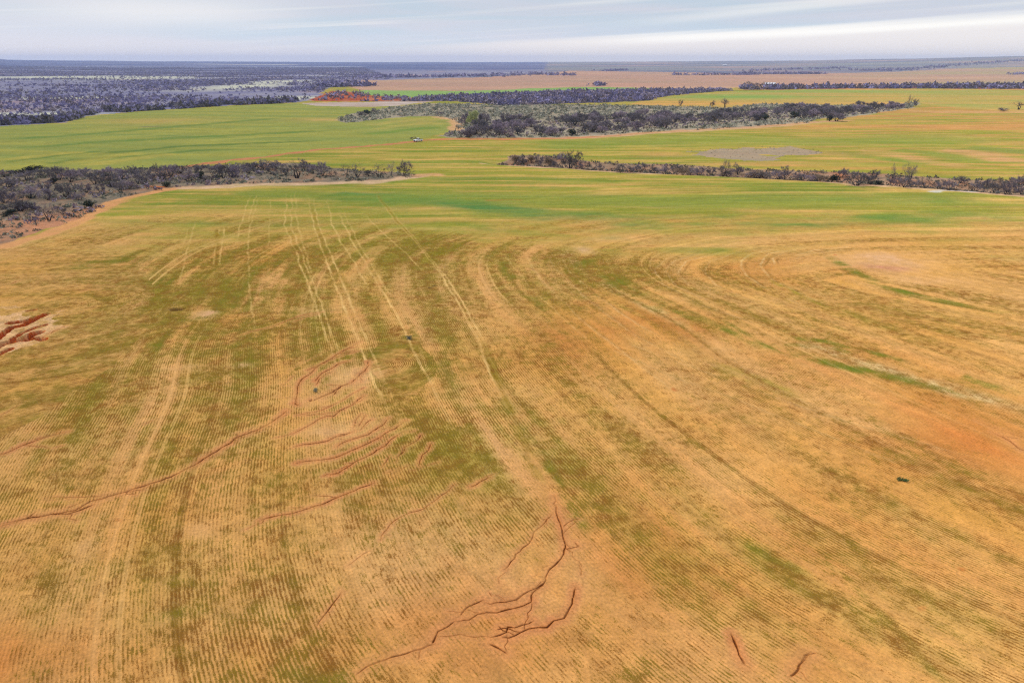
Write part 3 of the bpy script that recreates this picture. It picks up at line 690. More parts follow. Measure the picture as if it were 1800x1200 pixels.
    # pale rims between field and brush
    for pts, w, cc, s in [([(0, 432), (60, 418), (110, 402), (160, 376), (195, 355), (230, 345), (270, 336), (330, 329)], 2.6, (222, 160, 104), 1.0), ([(330, 330), (430, 325), (560, 322), (660, 319), (735, 310)], 4, (216, 178, 140), .9), ([(255, 328), (290, 329)], 2.0, (206, 112, 54), .95),
                          ([(850, 288), (920, 291), (1000, 295.5), (1100, 302.5), (1200, 307), (1300, 312), (1400, 317), (1500, 325), (1600, 330), (1700, 338), (1800, 347)], 1.8, (222, 180, 136), .9), ([(1640, 336), (1720, 338)], 1.5, (204, 204, 198), .6),
                          ([(770, 206), (800, 213), (808, 220), (800, 229)], 5, (214, 166, 118), .9), ([(590, 211), (560, 211)], 8, (204, 168, 98), .7), ([(1000, 242), (1080, 238), (1200, 231), (1300, 225), (1420, 217), (1480, 212)], 7, (216, 170, 130), .8), ([(735, 309), (760, 308)], 4, (214, 160, 110), .8), ([(1620, 196), (1700, 197), (1800, 198)], 14, (212, 164, 112), .6)]:
        d, f = near(W(*pts), wx, wy, w * 2)
        C = mx(C, A(*cc), (1 - ss(d, w * .5, w * 1.3)) * s * np.clip(.95 + .4 * n5, 0, 1.1))
        crop = crop * (1 - 0.8 * (1 - ss(d, w * .5, w * 1.3)))
    # --- dirt track
    d, f = near(ROAD, wx, wy, 14.0)
    m = (1 - ss(d, 1.6, 3.6)) * (1 - 0.6 * ss(f, .62, .8))
    C = mx(C, A(204, 138, 92), m * 1.0)
    C = mx(C, A(186, 120, 82), 0.6 * (1 - ss(np.abs(d - 0.9), .2, .7)) * (1 - ss(f, .6, .75)))
    C = mx(C, A(206, 130, 84), 0.7 * (1 - ss(d, 3, 8)) * ss(f, .42, .5) * (1 - ss(f, .62, .72)) * np.clip(.6 + .5 * n5, 0, 1))
    crop = crop * (1 - m)
    fr = ss(r, 130, 260)
    C = C * np.clip(1 + fr * (.08 * n14 + .07 * n5 + .05 * fbm(x / 45, y / 45, 99, 2)), .6, 1.4)[:, None]
    # --- gully head
    m = inside(GULLY_BANK, wx + 2.2 * n5, wy + 3.0 * n5 + 1.2 * n1)
    bk = np.clip(0.6 + .4 * n5 + .4 * n1, 0, 1) * m; rough = np.where(m, 1.9, rough)
    C = mx(C, A(226, 180, 134), bk); crop = crop * (1 - bk)
    red = np.zeros(N, np.float32)
    for L, w, dp in gully_lines:
        d, f = near(L, x, y, w * 3)
        z = z - 1.5 * dp * (1 - ss(d, w * .45, w * .95))
        red = np.maximum(red, ss((1 - ss(d, w * .2, w * 1.5)) + .30 * n1 + .22 * n5 + .25 * fbm(x / .6, y / .6, 48, 2) * (d < w * 2.5), .3, .62))
    C = mx(C, A(188, 92, 36), red); crop = crop * (1 - red)
    # --- rills
    red_ = np.zeros(N, np.float32); rill = np.zeros(N, np.float32); halo = np.zeros(N, np.float32)
    for L, w, s in rill_lines:
        d, f = near(L, x, y, 3.0 if w > .22 else 1.6)
        w = w * (.5 if w > .35 else .66)
        hw = w * (0.2 + 0.34 * np.abs(n1))
        e = ss(f, 0, .12) * (1 - ss(f, .9, 1.0)) * .7 + .3
        brk_ = np.clip(.85 + .6 * n5 + .6 * n1, .05, 1.3)
        cut = (1 - ss(d, hw * .4, hw * 1.3)) * s * e * brk_
        rill = np.maximum(rill, cut)
        halo = np.maximum(halo, (1 - ss(d, w * .8, w * 5.5)) * s * .7)
        red_ = np.maximum(red_, (1 - ss(d, w * .25, w * .9)) * s * e * .5 * np.clip(.7 + .5 * n5 + .5 * n1, 0, 1.2))
        z = z - 0.42 * w * np.minimum(s, 1.0) * e * (1 - ss(d, hw * .3, hw * 1.4))
    for p, w in PITS[:4]:
        X, Y, _ = survey(*p)
        d = np.hypot((x - X) * .8, (y - Y) * 1.0)
        cut = 1 - ss(d, w * .5, w)
        rill = np.maximum(rill, cut * 1.1); z = z - w * .9 * cut
    C = mx(C, A(214, 150, 100), halo * (0.6 + .5 * n5 + .2 * n1)); C = mx(C, A(208, 136, 80), np.clip(halo * 1.6 - .5, 0, 1) * (.6 + .5 * n5 + .3 * n1)); crop = crop * (1 - .55 * halo)
    C = mx(C, A(206, 126, 60), red_); C = mx(C, A(108, 54, 20), rill * 1.15); crop = crop * (1 - np.clip(rill, 0, 1))
    # ---- mesh
    i = np.arange(nr - 1)[:, None]; j = np.arange(nt)[None, :]
    a = i * nt + j; b = i * nt + (j + 1) % nt
    F = np.stack([a, b, b + nt, a + nt], -1).reshape(-1, 4)
    V = np.stack([x, y, z], 1)
    # close the middle under the drone
    me = mesh_from('ground', V, F, None, True)
    C4 = np.ones((N, 4), np.float32); C4[:, :3] = np.clip(C, 0.002, 0.9)
    at = me.attributes.new('soil', 'FLOAT_COLOR', 'POINT'); at.data.foreach_set('color', C4.ravel())
    for nm, arr in (('row', u), ('crop', crop), ('grain', rough), ('rowamp', .12 + .88 * (1 - ss(r, 85, 135))), ('green', GR * np.clip(crop * 2, 0, 1))):
        at = me.attributes.new(nm, 'FLOAT', 'POINT'); at.data.foreach_set('value', np.asarray(arr, np.float32))
    print('ground verts', N)
    return me

def ground_material():
    m = bpy.data.materials.new('field_soil_and_wheat')
    m.use_nodes = True
    t = m.node_tree
    t.nodes.clear()
    L = t.links.new
    at = lambda n: _node(t, 'ShaderNodeAttribute', attribute_name=n)
    soil, row, crop, grain = at('soil'), at('row'), at('crop'), at('grain')
    geo = t.nodes.new('ShaderNodeNewGeometry')
    M = lambda op, a, b=None, c=None, cl=False: wmath(op, a, b, c, t, cl)
    def nz(scale, detail=2.0, vec=None, rough=.55):
        n = t.nodes.new('ShaderNodeTexNoise')
        n.inputs['Scale'].default_value = scale; n.inputs['Detail'].default_value = detail; n.inputs['Roughness'].default_value = rough
        L(vec or geo.outputs['Position'], n.inputs['Vector'])
        return n.outputs['Fac']
    grn = at('green').outputs['Fac']
    wobble = M('MULTIPLY', M('SUBTRACT', nz(1.1, 2), .5), .20)
    ph = M('MULTIPLY', M('ADD', row.outputs['Fac'], wobble), 2 * math.pi / 0.30)
    sine = M('MULTIPLY_ADD', M('SINE', ph), .5, .5)
    thick = sstep(nz(.5, 4), .3, .7, t, .0, 1.0)
    gappy = nz(1.0, 3)
    dens = M('ADD', M('MULTIPLY', crop.outputs['Fac'], M('MULTIPLY_ADD', thick, .3, .7)), M('MULTIPLY', grn, .45))
    sp = t.nodes.new('ShaderNodeSeparateXYZ'); L(geo.outputs['Position'], sp.inputs[0])
    cv = t.nodes.new('ShaderNodeCombineXYZ')
    L(M('MULTIPLY', row.outputs['Fac'], 6.5), cv.inputs[0]); L(M('MULTIPLY', sp.outputs['Y'], 1.3), cv.inputs[1]); L(M('MULTIPLY', sp.outputs['X'], .8), cv.inputs[2])
    streak = nz(1.0, 4, cv.outputs[0], .62)
    v = M('ADD', M('MULTIPLY', M('SUBTRACT', M('ADD', M('MULTIPLY', nz(8.0, 4, None, .66), .5), M('MULTIPLY', streak, .5)), .5), 2.5), M('MULTIPLY', M('SUBTRACT', sine, .5), M('MULTIPLY', at('rowamp').outputs['Fac'], sstep(nz(.09, 3), .36, .62, t, .05, .34))))
    v = M('ADD', v, M('MULTIPLY', M('SUBTRACT', gappy, .5), .30))
    v = M('ADD', v, M('MULTIPLY', M('SUBTRACT', dens, .66), .75))
    blades = sstep(v, -.12, .26, t)
    fac = M('MULTIPLY', blades, sstep(dens, .02, .35, t))
    tuft = mixc(sstep(nz(.35, 2), .35, .65, t), tuple(A(140, 90, 36)), tuple(A(134, 106, 34)), t)
    tuft = mixc(M('MULTIPLY', grn, 1.0, None, True), tuft, tuple(A(116, 122, 36)), t)
    c1 = mixc(M('MULTIPLY', fac, .92, None, True), soil.outputs['Color'], tuft, t)
    g1 = M('SUBTRACT', nz(4.0, 6, None, .74), .5)
    g2 = M('SUBTRACT', nz(.55, 4), .5)
    g3 = M('SUBTRACT', streak, .5)
    gl = M('MULTIPLY', M('ADD', M('MULTIPLY', g1, 1.8), M('MULTIPLY', g2, .5)), grain.outputs['Fac'])
    val = M('ADD', M('MULTIPLY_ADD', g3, .45, gl), 1.13)
    hs = t.nodes.new('ShaderNodeHueSaturation')
    L(c1, hs.inputs['Color']); L(val, hs.inputs['Value'])
    bmp = t.nodes.new('ShaderNodeBump')
    bmp.inputs['Strength'].default_value = .6; bmp.inputs['Distance'].default_value = .12
    L(M('ADD', M('MULTIPLY', M('MULTIPLY', sine, at('rowamp').outputs['Fac']), .4), g1), bmp.inputs['Height'])
    d = t.nodes.new('ShaderNodeBsdfDiffuse')
    d.inputs['Roughness'].default_value = .6
    L(hs.outputs[0], d.inputs['Color']); L(bmp.outputs[0], d.inputs['Normal'])
    o = t.nodes.new('ShaderNodeOutputMaterial')
    L(d.outputs[0], o.inputs['Surface'])
    return m

gme = build_ground()
gme.materials.append(ground_material())
tag(put('ground', gme), 'farmland of wheat rows, washed red earth and far plain', 'ground', kind='structure')

# ------------------------------------------------------------------ vegetation builders
BARK = simple_mat('dark_bark', (0.030, 0.024, 0.024), scale=.8, c2=(0.055, 0.045, 0.044))
TWIG = simple_mat('grey_twigs', (0.138, 0.113, 0.138), scale=.25, c2=(0.28, 0.235, 0.262), per_object=.35)
TWIG_P = simple_mat('purple_grey_twigs', (0.165, 0.135, 0.170), scale=.2, c2=(0.31, 0.26, 0.29), per_object=.4)
TWIG_D = simple_mat('dark_twigs', (0.09, 0.075, 0.095), scale=.25, c2=(0.19, 0.16, 0.18), per_object=.3)
JUNIPER = simple_mat('juniper_needles', (0.012, 0.022, 0.014), scale=.8, c2=(0.035, 0.05, 0.03), per_object=.25)
WILLOW = simple_mat('pale_yellow_green_twigs', (0.40, 0.44, 0.17), scale=.8, c2=(0.56, 0.58, 0.28))
SAGE = simple_mat('grey_green_scrub', (0.24, 0.25, 0.175), scale=.12, c2=(0.44, 0.42, 0.34))
SAGE_D = simple_mat('dark_scrub', (0.09, 0.10, 0.072), scale=.12, c2=(0.20, 0.195, 0.155))
WEED = simple_mat('green_weeds', (0.06, 0.10, 0.03), scale=1.0, c2=(0.10, 0.15, 0.05))
FARBR = simple_mat('far_brush_haze_tint', (0.15, 0.135, 0.27), scale=.02, c2=(0.29, 0.255, 0.42))  # blue-purple of distant haze put into the brush colour
REEDS = simple_mat('tan_reeds', (0.24, 0.17, 0.12), scale=.3, c2=(0.33, 0.24, 0.17))

def tube(V, F, p0, p1, r0, r1, k=4):
    d = p1 - p0; n = np.linalg.norm(d) + 1e-6; d = d / n
    a = np.array([1.0, 0, 0]) if abs(d[0]) < .8 else np.array([0, 1.0, 0])
    e = np.cross(d, a); e /= np.linalg.norm(e); f = np.cross(d, e)
    b = len(V)
    for p, r_ in ((p0, r0), (p1, r1)):
        for i in range(k):
            t = 2 * math.pi * i / k
            V.append(p + r_ * (math.cos(t) * e + math.sin(t) * f))
    for i in range(k):
        F.append((b + i, b + (i + 1) % k, b + k + (i + 1) % k, b + k + i))

def bare_tree(seed, h=5.0, w=6.0, stems=4, dense=1.0, upright=.5, twig_w=.035, limb=1.0, kinds=('trunk', 'crown'), twig_mat=TWIG):
    """stems that fork into limbs (trunk mesh) and a haze of fine twigs (crown mesh)"""
    r = np.random.default_rng(seed)
    V, F, tips = [], [], []
    def grow(p, d, L, rad, lvl):
        segs = 3 if lvl < 2 else 2
        for s in range(segs):
            d2 = d + r.normal(0, .20, 3) + np.array([0, 0, .10 * upright])
            d2 /= np.linalg.norm(d2)
            q = p + d2 * L / segs
            if q[2] < .15: q[2] = .15 + r.uniform(0, .2)
            tube(V, F, p, q, rad, rad * .78, 5 if lvl == 0 else 3)
            p, d, rad = q, d2, rad * .78
            if lvl >= 1: tips.append((p.copy(), d.copy(), lvl))
        if lvl < 3:
            for _ in range(2 if lvl else 3):
                e = d + r.normal(0, .55, 3); e[2] = e[2] * .8 + .12 * upright
                e /= np.linalg.norm(e)
                grow(p, e, L * r.uniform(.55, .8), rad * .7, lvl + 1)
    for s in range(stems):
        a = 2 * math.pi * (s + r.uniform(-.3, .3)) / stems
        tilt_ = r.uniform(.35, 1.0) * (1 - .55 * upright)
        d = np.array([math.cos(a) * tilt_, math.sin(a) * tilt_, 1 - .35 * tilt_]); d /= np.linalg.norm(d)
        grow(np.array([math.cos(a) * .2, math.sin(a) * .2, -0.25]), d, h * r.uniform(.32, .5), .16 * limb * r.uniform(.7, 1.15), 0)
    V = np.array(V)
    T, TF = [], []
    for p, d, lvl in tips:
        for _ in range(int((5 if lvl < 3 else 8) * dense)):
            e = d + r.normal(0, .75, 3); e[2] += .25 * upright; e /= np.linalg.norm(e)
            L = r.uniform(.5, 1.3)
            s_ = np.cross(e, r.normal(0, 1, 3)); s_ /= (np.linalg.norm(s_) + 1e-6)
            q = p + r.normal(0, .12, 3)
            b = len(T)
            T += [q - s_ * twig_w, q + s_ * twig_w, q + e * L]
            TF.append((b, b + 1, b + 2))
    T = np.array(T)
    # fit to the wanted spread
    allv = np.vstack([V, T])
    sx = w / (np.percentile(allv[:, 0], 99) - np.percentile(allv[:, 0], 1)); sy = w / (np.percentile(allv[:, 1], 99) - np.percentile(allv[:, 1], 1)); sz = h / np.percentile(allv[:, 2], 99.3)
    S = np.array([sx, sy, sz])
    for q in (V, T):
        c0 = np.array([np.median(allv[:, 0]), np.median(allv[:, 1]), 0]) * np.clip(q[:, 2:3] / 2, 0, 1)
        q -= c0; q *= S
        q[:, 2] = np.maximum(q[:, 2], -.3)
    return [(kinds[0], mesh_from('trunk', V, F, BARK)), (kinds[1], mesh_from('crown', T, TF, twig_mat))]

def leafy(seed, h, w, n, leaf, mat, lobes=6, trunk=True, kinds=('trunk', 'crown')):
    r = np.random.default_rng(seed)
    C_ = np.column_stack([r.normal(0, .22, lobes) * w, r.normal(0, .22, lobes) * w, r.uniform(.3, .75, lobes) * h])
    rad = r.uniform(.2, .32, lobes)
    k = r.integers(0, lobes, n)
    d = r.normal(0, 1, (n, 3)); d /= np.linalg.norm(d, axis=1)[:, None]
    p = C_[k] + d * (rad[k] * r.uniform(.55, 1.0, n))[:, None] * np.array([w, w, h])
    p[:, 2] = np.clip(p[:, 2], .1, None)
    a = r.normal(0, 1, (n, 3)); a /= np.linalg.norm(a, axis=1)[:, None]
    b = np.cross(a, r.normal(0, 1, (n, 3))); b /= np.linalg.norm(b, axis=1)[:, None]
    sz = leaf * r.uniform(.6, 1.3, n)[:, None]
    T = np.stack([p - a * sz * .5, p + a * sz * .5, p + b * sz], 1).reshape(-1, 3)
    T[:, 2] = np.maximum(T[:, 2], 0.0)
    out = []
    if trunk:
        V, F = [], []
        for i in range(lobes):
            tube(V, F, np.array([0, 0, -.25]), C_[i], .11, .03, 4)
        out.append((kinds[0], mesh_from('trunk', np.array(V), F, BARK)))
    out.append((kinds[1], mesh_from('crown', T, np.arange(len(T)).reshape(-1, 3), mat)))
    return out

def plant(name, proto, px, py, hpx, wpx, dims, label, cat, group=None, rot=None, place=None):
    """one plant standing at a surveyed point; hpx / wpx are its height and spread in photo units"""
    X, Y, t = survey(px, py) if place is None else place
    s = t / FPX
    o = bpy.data.objects.new(name, None)
    o.empty_display_size = .5
    col.objects.link(o)
    o.location = (X, Y, float(land(np.array([X]), np.array([Y]))[0]))
    o.rotation_euler = (0, 0, random.uniform(0, 6.28) if rot is None else rot)
    o.scale = (wpx * s / dims[1], wpx * s / dims[1], hpx * s / dims[0])
    tag(o, label, cat, group)
    for nm, me in proto:
        put(nm, me, o)
    return o

HD, WD = 5.0, 6.0
bushy = [bare_tree(11 + i, HD, WD, stems=5, dense=1.3, upright=.55, twig_w=.032, limb=1.25) for i in range(5)]
dark = [bare_tree(31 + i, HD, WD, stems=5, dense=1.1, upright=.5, twig_w=.034, limb=1.25, twig_mat=TWIG_D) for i in range(3)]
purple = [bare_tree(211 + i, HD, WD, stems=6, dense=1.7, upright=.6, twig_w=.04, limb=1.3, twig_mat=TWIG_P) for i in range(4)]
gnarl = [bare_tree(51 + i, HD, WD, stems=3, dense=.45, upright=.35, limb=1.5, twig_w=.026, twig_mat=TWIG_D) for i in range(3)]
tall = [bare_tree(71 + i, HD, 3.0, stems=6, dense=.6, upright=.95, limb=1.0, twig_w=.022) for i in range(3)]
evergreen = [leafy(91 + i, HD, WD * .8, 900, .42, JUNIPER, 6) for i in range(3)]
sagebush = [leafy(101 + i, 2.0, 3.0, 320, .26, SAGE, 5) for i in range(2)]
reedy = [bare_tree(121 + i, HD, WD, stems=14, dense=1.0, upright=1.0, limb=.4, twig_w=.03, twig_mat=REEDS) for i in range(2)]
P = {'b': (bushy, 'mesquite_tree', 'tree'), 'd': (dark, 'mesquite_tree', 'tree'), 'p': (purple, 'mesquite_tree', 'tree'), 'g': (gnarl, 'gnarled_tree', 'tree'), 't': (tall, 'slender_tree', 'tree'), 'e': (evergreen, 'juniper_bush', 'bush'), 'r': (reedy, 'thicket_bush', 'bush')}
DIM = {'b': (HD, WD), 'd': (HD, WD), 'p': (HD, WD), 'g': (HD, WD), 't': (HD, 3.0), 'e': (HD, WD * .8), 'r': (HD, WD)}
cnt = {'i': 0}

def grow_one(k, px, py, h, w, label, group=None):
    protos, nm, cat = P[k]
    cnt['i'] += 1
    return plant(nm, protos[cnt['i'] % len(protos)], px, py, h * (1.16 if h < 23 else 1.02), w * 1.08, DIM[k], label, cat, group)

# ---- strip A: brush between the two fields on the left
GA = 'bare trees in the brush strip beside the sloping field'
LA = 'leafless grey mesquite tree in the brush strip bordering the sloping straw field'
for k, px, py, h, w, lab in [
    ('g', 86, 387, 34, 30, 'gnarled dark tree with twisted limbs standing on bare red earth at the field corner'),
    ('d', 35, 371, 24, 46, 'wide dark many-stemmed bush on red earth, left of the gnarled corner tree'),
    ('e', 157, 366, 13, 18, 'low dark evergreen bush at the tip of red soil jutting into the sloping field'),
    ('d', 111, 376, 13, 22, 'small dark spreading bush between the gnarled corner tree and the evergreen bush'),
    ('g', 64, 396, 9, 10, 'short bare stump-like tree in front of the gnarled corner tree'),
    ('b', 118, 348, 26, 32, 'big round purple-grey tree behind the small evergreen bush in the left strip'),
    ('b', 55, 348, 23, 46, 'broad purple-grey thicket tree near the left picture edge, behind bare red soil'),
    ('d', 7, 356, 26, 30, 'dark bare tree cut by the left picture edge in the brush strip'),
    ('e', 95, 324, 9, 15, 'small dark green evergreen bush under grey trees in the left strip'),
    ('g', 376, 312, 20, 24, 'gnarled tree with a thick leaning dark trunk in the middle of the left strip'),
    ('g', 522, 313, 30, 34, 'large gnarled tree with a forked black trunk, tallest in the left strip'),
    ('g', 629, 311, 25, 26, 'open fan-shaped bare tree with visible limbs near the tip of the left strip'),
    ('d', 709, 309, 26, 30, 'dark fan-shaped bush at the very tip of the left strip'),
    ('t', 688, 308, 20, 14, 'slender grey tree with upright twigs just left of the dark tip bush'),
    ('g', 667, 312, 22, 22, 'thin open bare tree two places before the dark tip bush of the left strip'),
    ('d', 233, 304, 11, 20, 'low blackish bush on the back edge of the left strip'),
    ('e', 293, 328, 7, 14, 'tiny dark green bush by the orange bare soil patch on the field edge'),
    ('b', 567, 309, 22, 22, 'round purple bush with upright twigs right of the tallest gnarled tree'),
    ('e', 46, 304, 10, 34, 'flat dark green hedge-like bush on the back edge beside the green field'),
    ('e', 355, 315, 12, 14, 'dark bush tucked against the leaning gnarled tree in the left strip')]:
    grow_one(k, px, py, h, w, lab)
for k, px, py, h, w in [('b', 48, 318, 14, 32), ('b', 125, 321, 22, 32), ('b', 104, 318, 24, 26), ('b', 167, 324, 20, 28), ('b', 197, 329, 22, 24), ('b', 243, 323, 22, 26), ('d', 153, 338, 15, 24), ('d', 178, 338, 13, 22), ('b', 253, 324, 24, 32), ('b', 278, 309, 17, 26), ('b', 300, 310, 18, 30), ('b', 334, 319, 18, 30), ('b', 393, 313, 20, 28), ('b', 418, 301, 12, 26), ('b', 460, 298, 15, 40), ('b', 212, 338, 18, 24), ('b', 489, 297, 13, 30), ('d', 536, 298, 17, 18), ('d', 587, 310, 9, 14), ('g', 609, 306, 16, 20), ('d', 648, 309, 10, 18), ('b', 15, 330, 16, 36), ('d', 80, 335, 14, 30), ('b', 145, 310, 13, 34), ('b', 190, 310, 14, 30), ('b', 215, 316, 15, 26), ('d', 270, 318, 12, 22), ('b', 316, 306, 13, 26), ('b', 350, 303, 12, 26), ('b', 384, 302, 12, 24), ('b', 410, 310, 14, 24), ('b', 437, 305, 14, 26), ('d', 440, 299, 12, 20), ('d', 475, 306, 11, 22), ('d', 500, 308, 12, 22), ('b', 550, 304, 14, 22), ('d', 22, 346, 15, 26), ('b', 84, 351, 16, 28), ('b', 140, 352, 13, 24), ('d', 8, 312, 10, 30), ('b', 75, 310, 12, 30), ('b', 100, 306, 10, 26), ('d', 180, 318, 13, 22), ('b', 228, 332, 15, 24), ('d', 290, 317, 14, 22), ('d', 365, 320, 11, 20), ('b', -20, 340, 24, 40), ('b', -45, 330, 20, 40), ('d', -60, 372, 24, 36), ('e', 12, 378, 8, 24)]:
    grow_one(k, px, py, h, w, LA if k in 'bdg' else 'low green-grey bush on the pale red soil by the left picture edge', GA if k in 'bdg' else None)

# ---- strip B: brush along the gully on the right
GB = 'bare trees along the gully in the right half'
LB = 'leafless purple-grey mesquite tree along the narrow red gully crossing the green field'
for k, px, py, h, w, lab in [
    ('d', 1002, 294, 30, 26, 'tallest dark bushy tree at the left end of the gully strip'),
    ('t', 1271, 310, 30, 20, 'tall upright bare tree with pale spreading twigs midway along the gully strip'),
    ('t', 1598, 318, 32, 20, 'tallest slender bare tree above the dark bank in the right part of the gully strip'),
    ('t', 1569, 314, 22, 10, 'thin pole-like bare tree left of the tallest slender tree by the gully'),
    ('g', 1625, 330, 18, 20, 'twisted dark tree leaning over orange soil in the gully strip'),
    ('e', 1461, 316, 15, 20, 'round blackish-green bush beside the wide purple tree in the gully strip'),
    ('b', 1380, 311, 24, 32, 'rounded grey tree with fine twigs right of the middle of the gully strip'),
    ('b', 1505, 327, 24, 38, 'wide purple tree crown hanging over the near edge of the gully strip'),
    ('d', 1750, 338, 24, 28, 'big blackish bush near the right end of the gully strip'),
    ('d', 1688, 322, 12, 20, 'small dark bush on orange earth between two stands of the gully strip'),
    ('d', 950, 289, 19, 18, 'dark twisted bush in the reddish reeds at the left end of the gully'),
    ('e', 1544, 321, 9, 24, 'low black evergreen bush right of the wide purple tree by the gully')]:
    grow_one(k, px, py, h, w, lab)
for k, px, py, h, w in [('r', 906, 283, 12, 16), ('r', 934, 283, 12, 16), ('r', 966, 286, 12, 18), ('r', 1200, 306, 12, 24), ('r', 1335, 311, 11, 26), ('r', 1440, 316, 11, 24)]:
    grow_one(k, px, py, h, w, 'stand of upright reddish tan stems in the gully strip', 'reddish stem thickets along the gully')
for k, px, py, h, w in [('d', 919, 284, 13, 16), ('b', 988, 284, 15, 22), ('d', 1024, 296, 14, 18), ('b', 1054, 297, 13, 14), ('b', 1090, 303, 13, 17), ('b', 1124, 297, 14, 22), ('d', 1108, 303, 11, 16), ('b', 1150, 301, 11, 18), ('b', 1168, 303, 15, 26), ('b', 1190, 303, 15, 20), ('b', 1228, 304, 14, 18), ('d', 1250, 302, 11, 18), ('d', 1297, 303, 17, 18), ('b', 1322, 311, 12, 22), ('b', 1345, 313, 11, 24), ('b', 1367, 313, 15, 20), ('b', 1408, 313, 13, 26), ('d', 1480, 310, 14, 20), ('b', 1530, 325, 20, 24), ('b', 1589, 330, 15, 28), ('d', 1570, 326, 14, 26), ('b', 1667, 335, 16, 20), ('b', 1650, 330, 12, 18), ('b', 1717, 330, 17, 20), ('d', 1772, 332, 22, 22), ('b', 1792, 326, 16, 24), ('d', 1767, 343, 16, 18), ('d', 1795, 342, 14, 20), ('d', 1735, 327, 14, 20), ('b', 1820, 334, 20, 26), ('d', 1850, 340, 18, 26), ('b', 1425, 317, 11, 20), ('d', 1015, 284, 16, 16), ('d', 975, 290, 12, 16), ('b', 1215, 306, 12, 18), ('d', 1280, 307, 12, 20), ('b', 1610, 326, 12, 24), ('d', 1540, 312, 12, 16)]:
    grow_one(k, px, py, h, w, LB, GB)

# ---- strip C: the long thicket across the middle
for k, px, py, h, w, lab in [
    ('p', 820, 219, 17, 18, 'purple-grey tree immediately left of the pale yellow-green tree'),
    ('p', 850, 219, 17, 20, 'purple-grey tree immediately right of the pale yellow-green tree'),
    ('e', 1005, 239, 11, 15, 'blue-green juniper bush alone on the near edge of the long thicket'),
    ('e', 1346, 211, 12, 17, 'round black-green juniper, first of three along the long thicket'),
    ('e', 1396, 208, 10, 14, 'dark green juniper, second of three along the long thicket'),
    ('e', 1458, 213, 10, 12, 'dark green juniper against grey twigs, last of three along the long thicket'),
    ('p', 1470, 213, 13, 26, 'domed grey tree beside the last juniper on the near edge of the thicket'),
    ('t', 1597, 187, 17, 9, 'tall dark tree standing above the pointed right end of the long thicket'),
    ('d', 1609, 187, 11, 12, 'small dark tree at the very end of the long thicket'),
    ('t', 1274, 189, 13, 14, 'thin upright tree alone on the back edge of the long thicket against tan field'),
    ('d', 1252, 188, 9, 8, 'small round tree on the back edge left of the thin upright tree'),
    ('d', 1197, 187, 9, 9, 'small bushy tree standing alone on the back edge against yellow field'),
    ('d', 887, 214, 14, 22, 'dark rounded tree alone in pale scrub behind the near thicket'),
    ('p', 877, 238, 18, 26, 'big purple domed tree with visible trunks on the near edge of the thicket'),
    ('d', 843, 239, 16, 28, 'dark grey broad tree at the near corner of the thicket above the red track'),
    ('b', 790, 240, 9, 16, 'small grey bush near the bend of the track, left of the thicket'),
    ('g', 1790, 193, 12, 22, 'lone bare tree in the far right field at the picture edge'),
    ('d', 1763, 196, 5, 22, 'low dark bush beside the lone tree in the far right field'),
    ('d', 610, 206, 5, 5, 'small rusty bush at the left tip of the scrub point'),
    ('d', 636, 205, 8, 16, 'dark low bush near the left tip of the scrub point'),
    ('d', 658, 199, 8, 14, 'dark green bush clump on the scrub point behind the curved field tip'),
    ('e', 648, 201, 8, 14, 'evergreen bush among scrub on the point behind the curved field tip'),
    ('d', 775, 202, 5, 14, 'small dark purple bush on pale scrub above the curved field tip')]:
    grow_one(k, px, py, h, w, lab)
# the pale tree
willow = bare_tree(201, HD, WD * .75, stems=6, dense=3.2, upright=.9, limb=.8, twig_w=.06, twig_mat=WILLOW)
plant('willow_tree', willow, 833, 221, 25, 19, (HD, WD * .75), 'pale yellow-green tree, the only light one in the long thicket', 'tree')
GC = 'bare trees in the long thicket across the middle'
LC = 'leafless purple-grey mesquite tree inside the long thicket across the middle distance'
spots = []
tx0, ty0 = THICKET.min(0); tx1, ty1 = THICKET.max(0)
rt = np.random.default_rng(5)
while len(spots) < 158:
    X = rt.uniform(tx0, tx1); Y = rt.uniform(ty0, ty1)
    if not inside(THICKET, np.array([X]), np.array([Y]))[0]:
        continue
    if rt.random() > (1.0 if Y < 520 else .75):
        continue
    if noise(np.array([X / 32]), np.array([Y / 32]), 7)[0] < -.38:
        continue
    if any((X - a) ** 2 + (Y - b) ** 2 < 40 for a, b in spots):
        continue
    spots.append((X, Y))
for X, Y in spots:
    t_ = Y * CP + CAM_H * SP
    k = 'p' if rt.random() < .78 else 'd'
    sc = rt.uniform(.6, 1.3)
    plant('mesquite_tree', P[k][0][cnt['i'] % len(P[k][0])], 0, 0, 5.2 * sc * FPX / t_, 9.0 * sc * FPX / t_, DIM[k], LC, 'tree', GC, place=(X, Y, t_))
    cnt['i'] += 1

# ---- single plants out in the near field
plant('sage_bush', sagebush[0], 556, 688, 9, 11, (2.0, 3.0), 'single grey sage bush inside the washed-out red hollow in the field', 'bush')
weed = leafy(131, .6, 1.6, 220, .16, WEED, 5, True)
plant('weed_clump', weed, 1588, 844, 5, 19, (.6, 1.6), 'dark green weed clump alone in the orange right-hand stubble', 'plant')
weed2 = leafy(132, .6, 1.6, 160, .16, SAGE_D, 4, True)
plant('weed_clump', weed2, 720, 595, 5, 14, (.6, 1.6), 'small grey-green weed clump beside the curved rows above the washed hollow', 'plant')

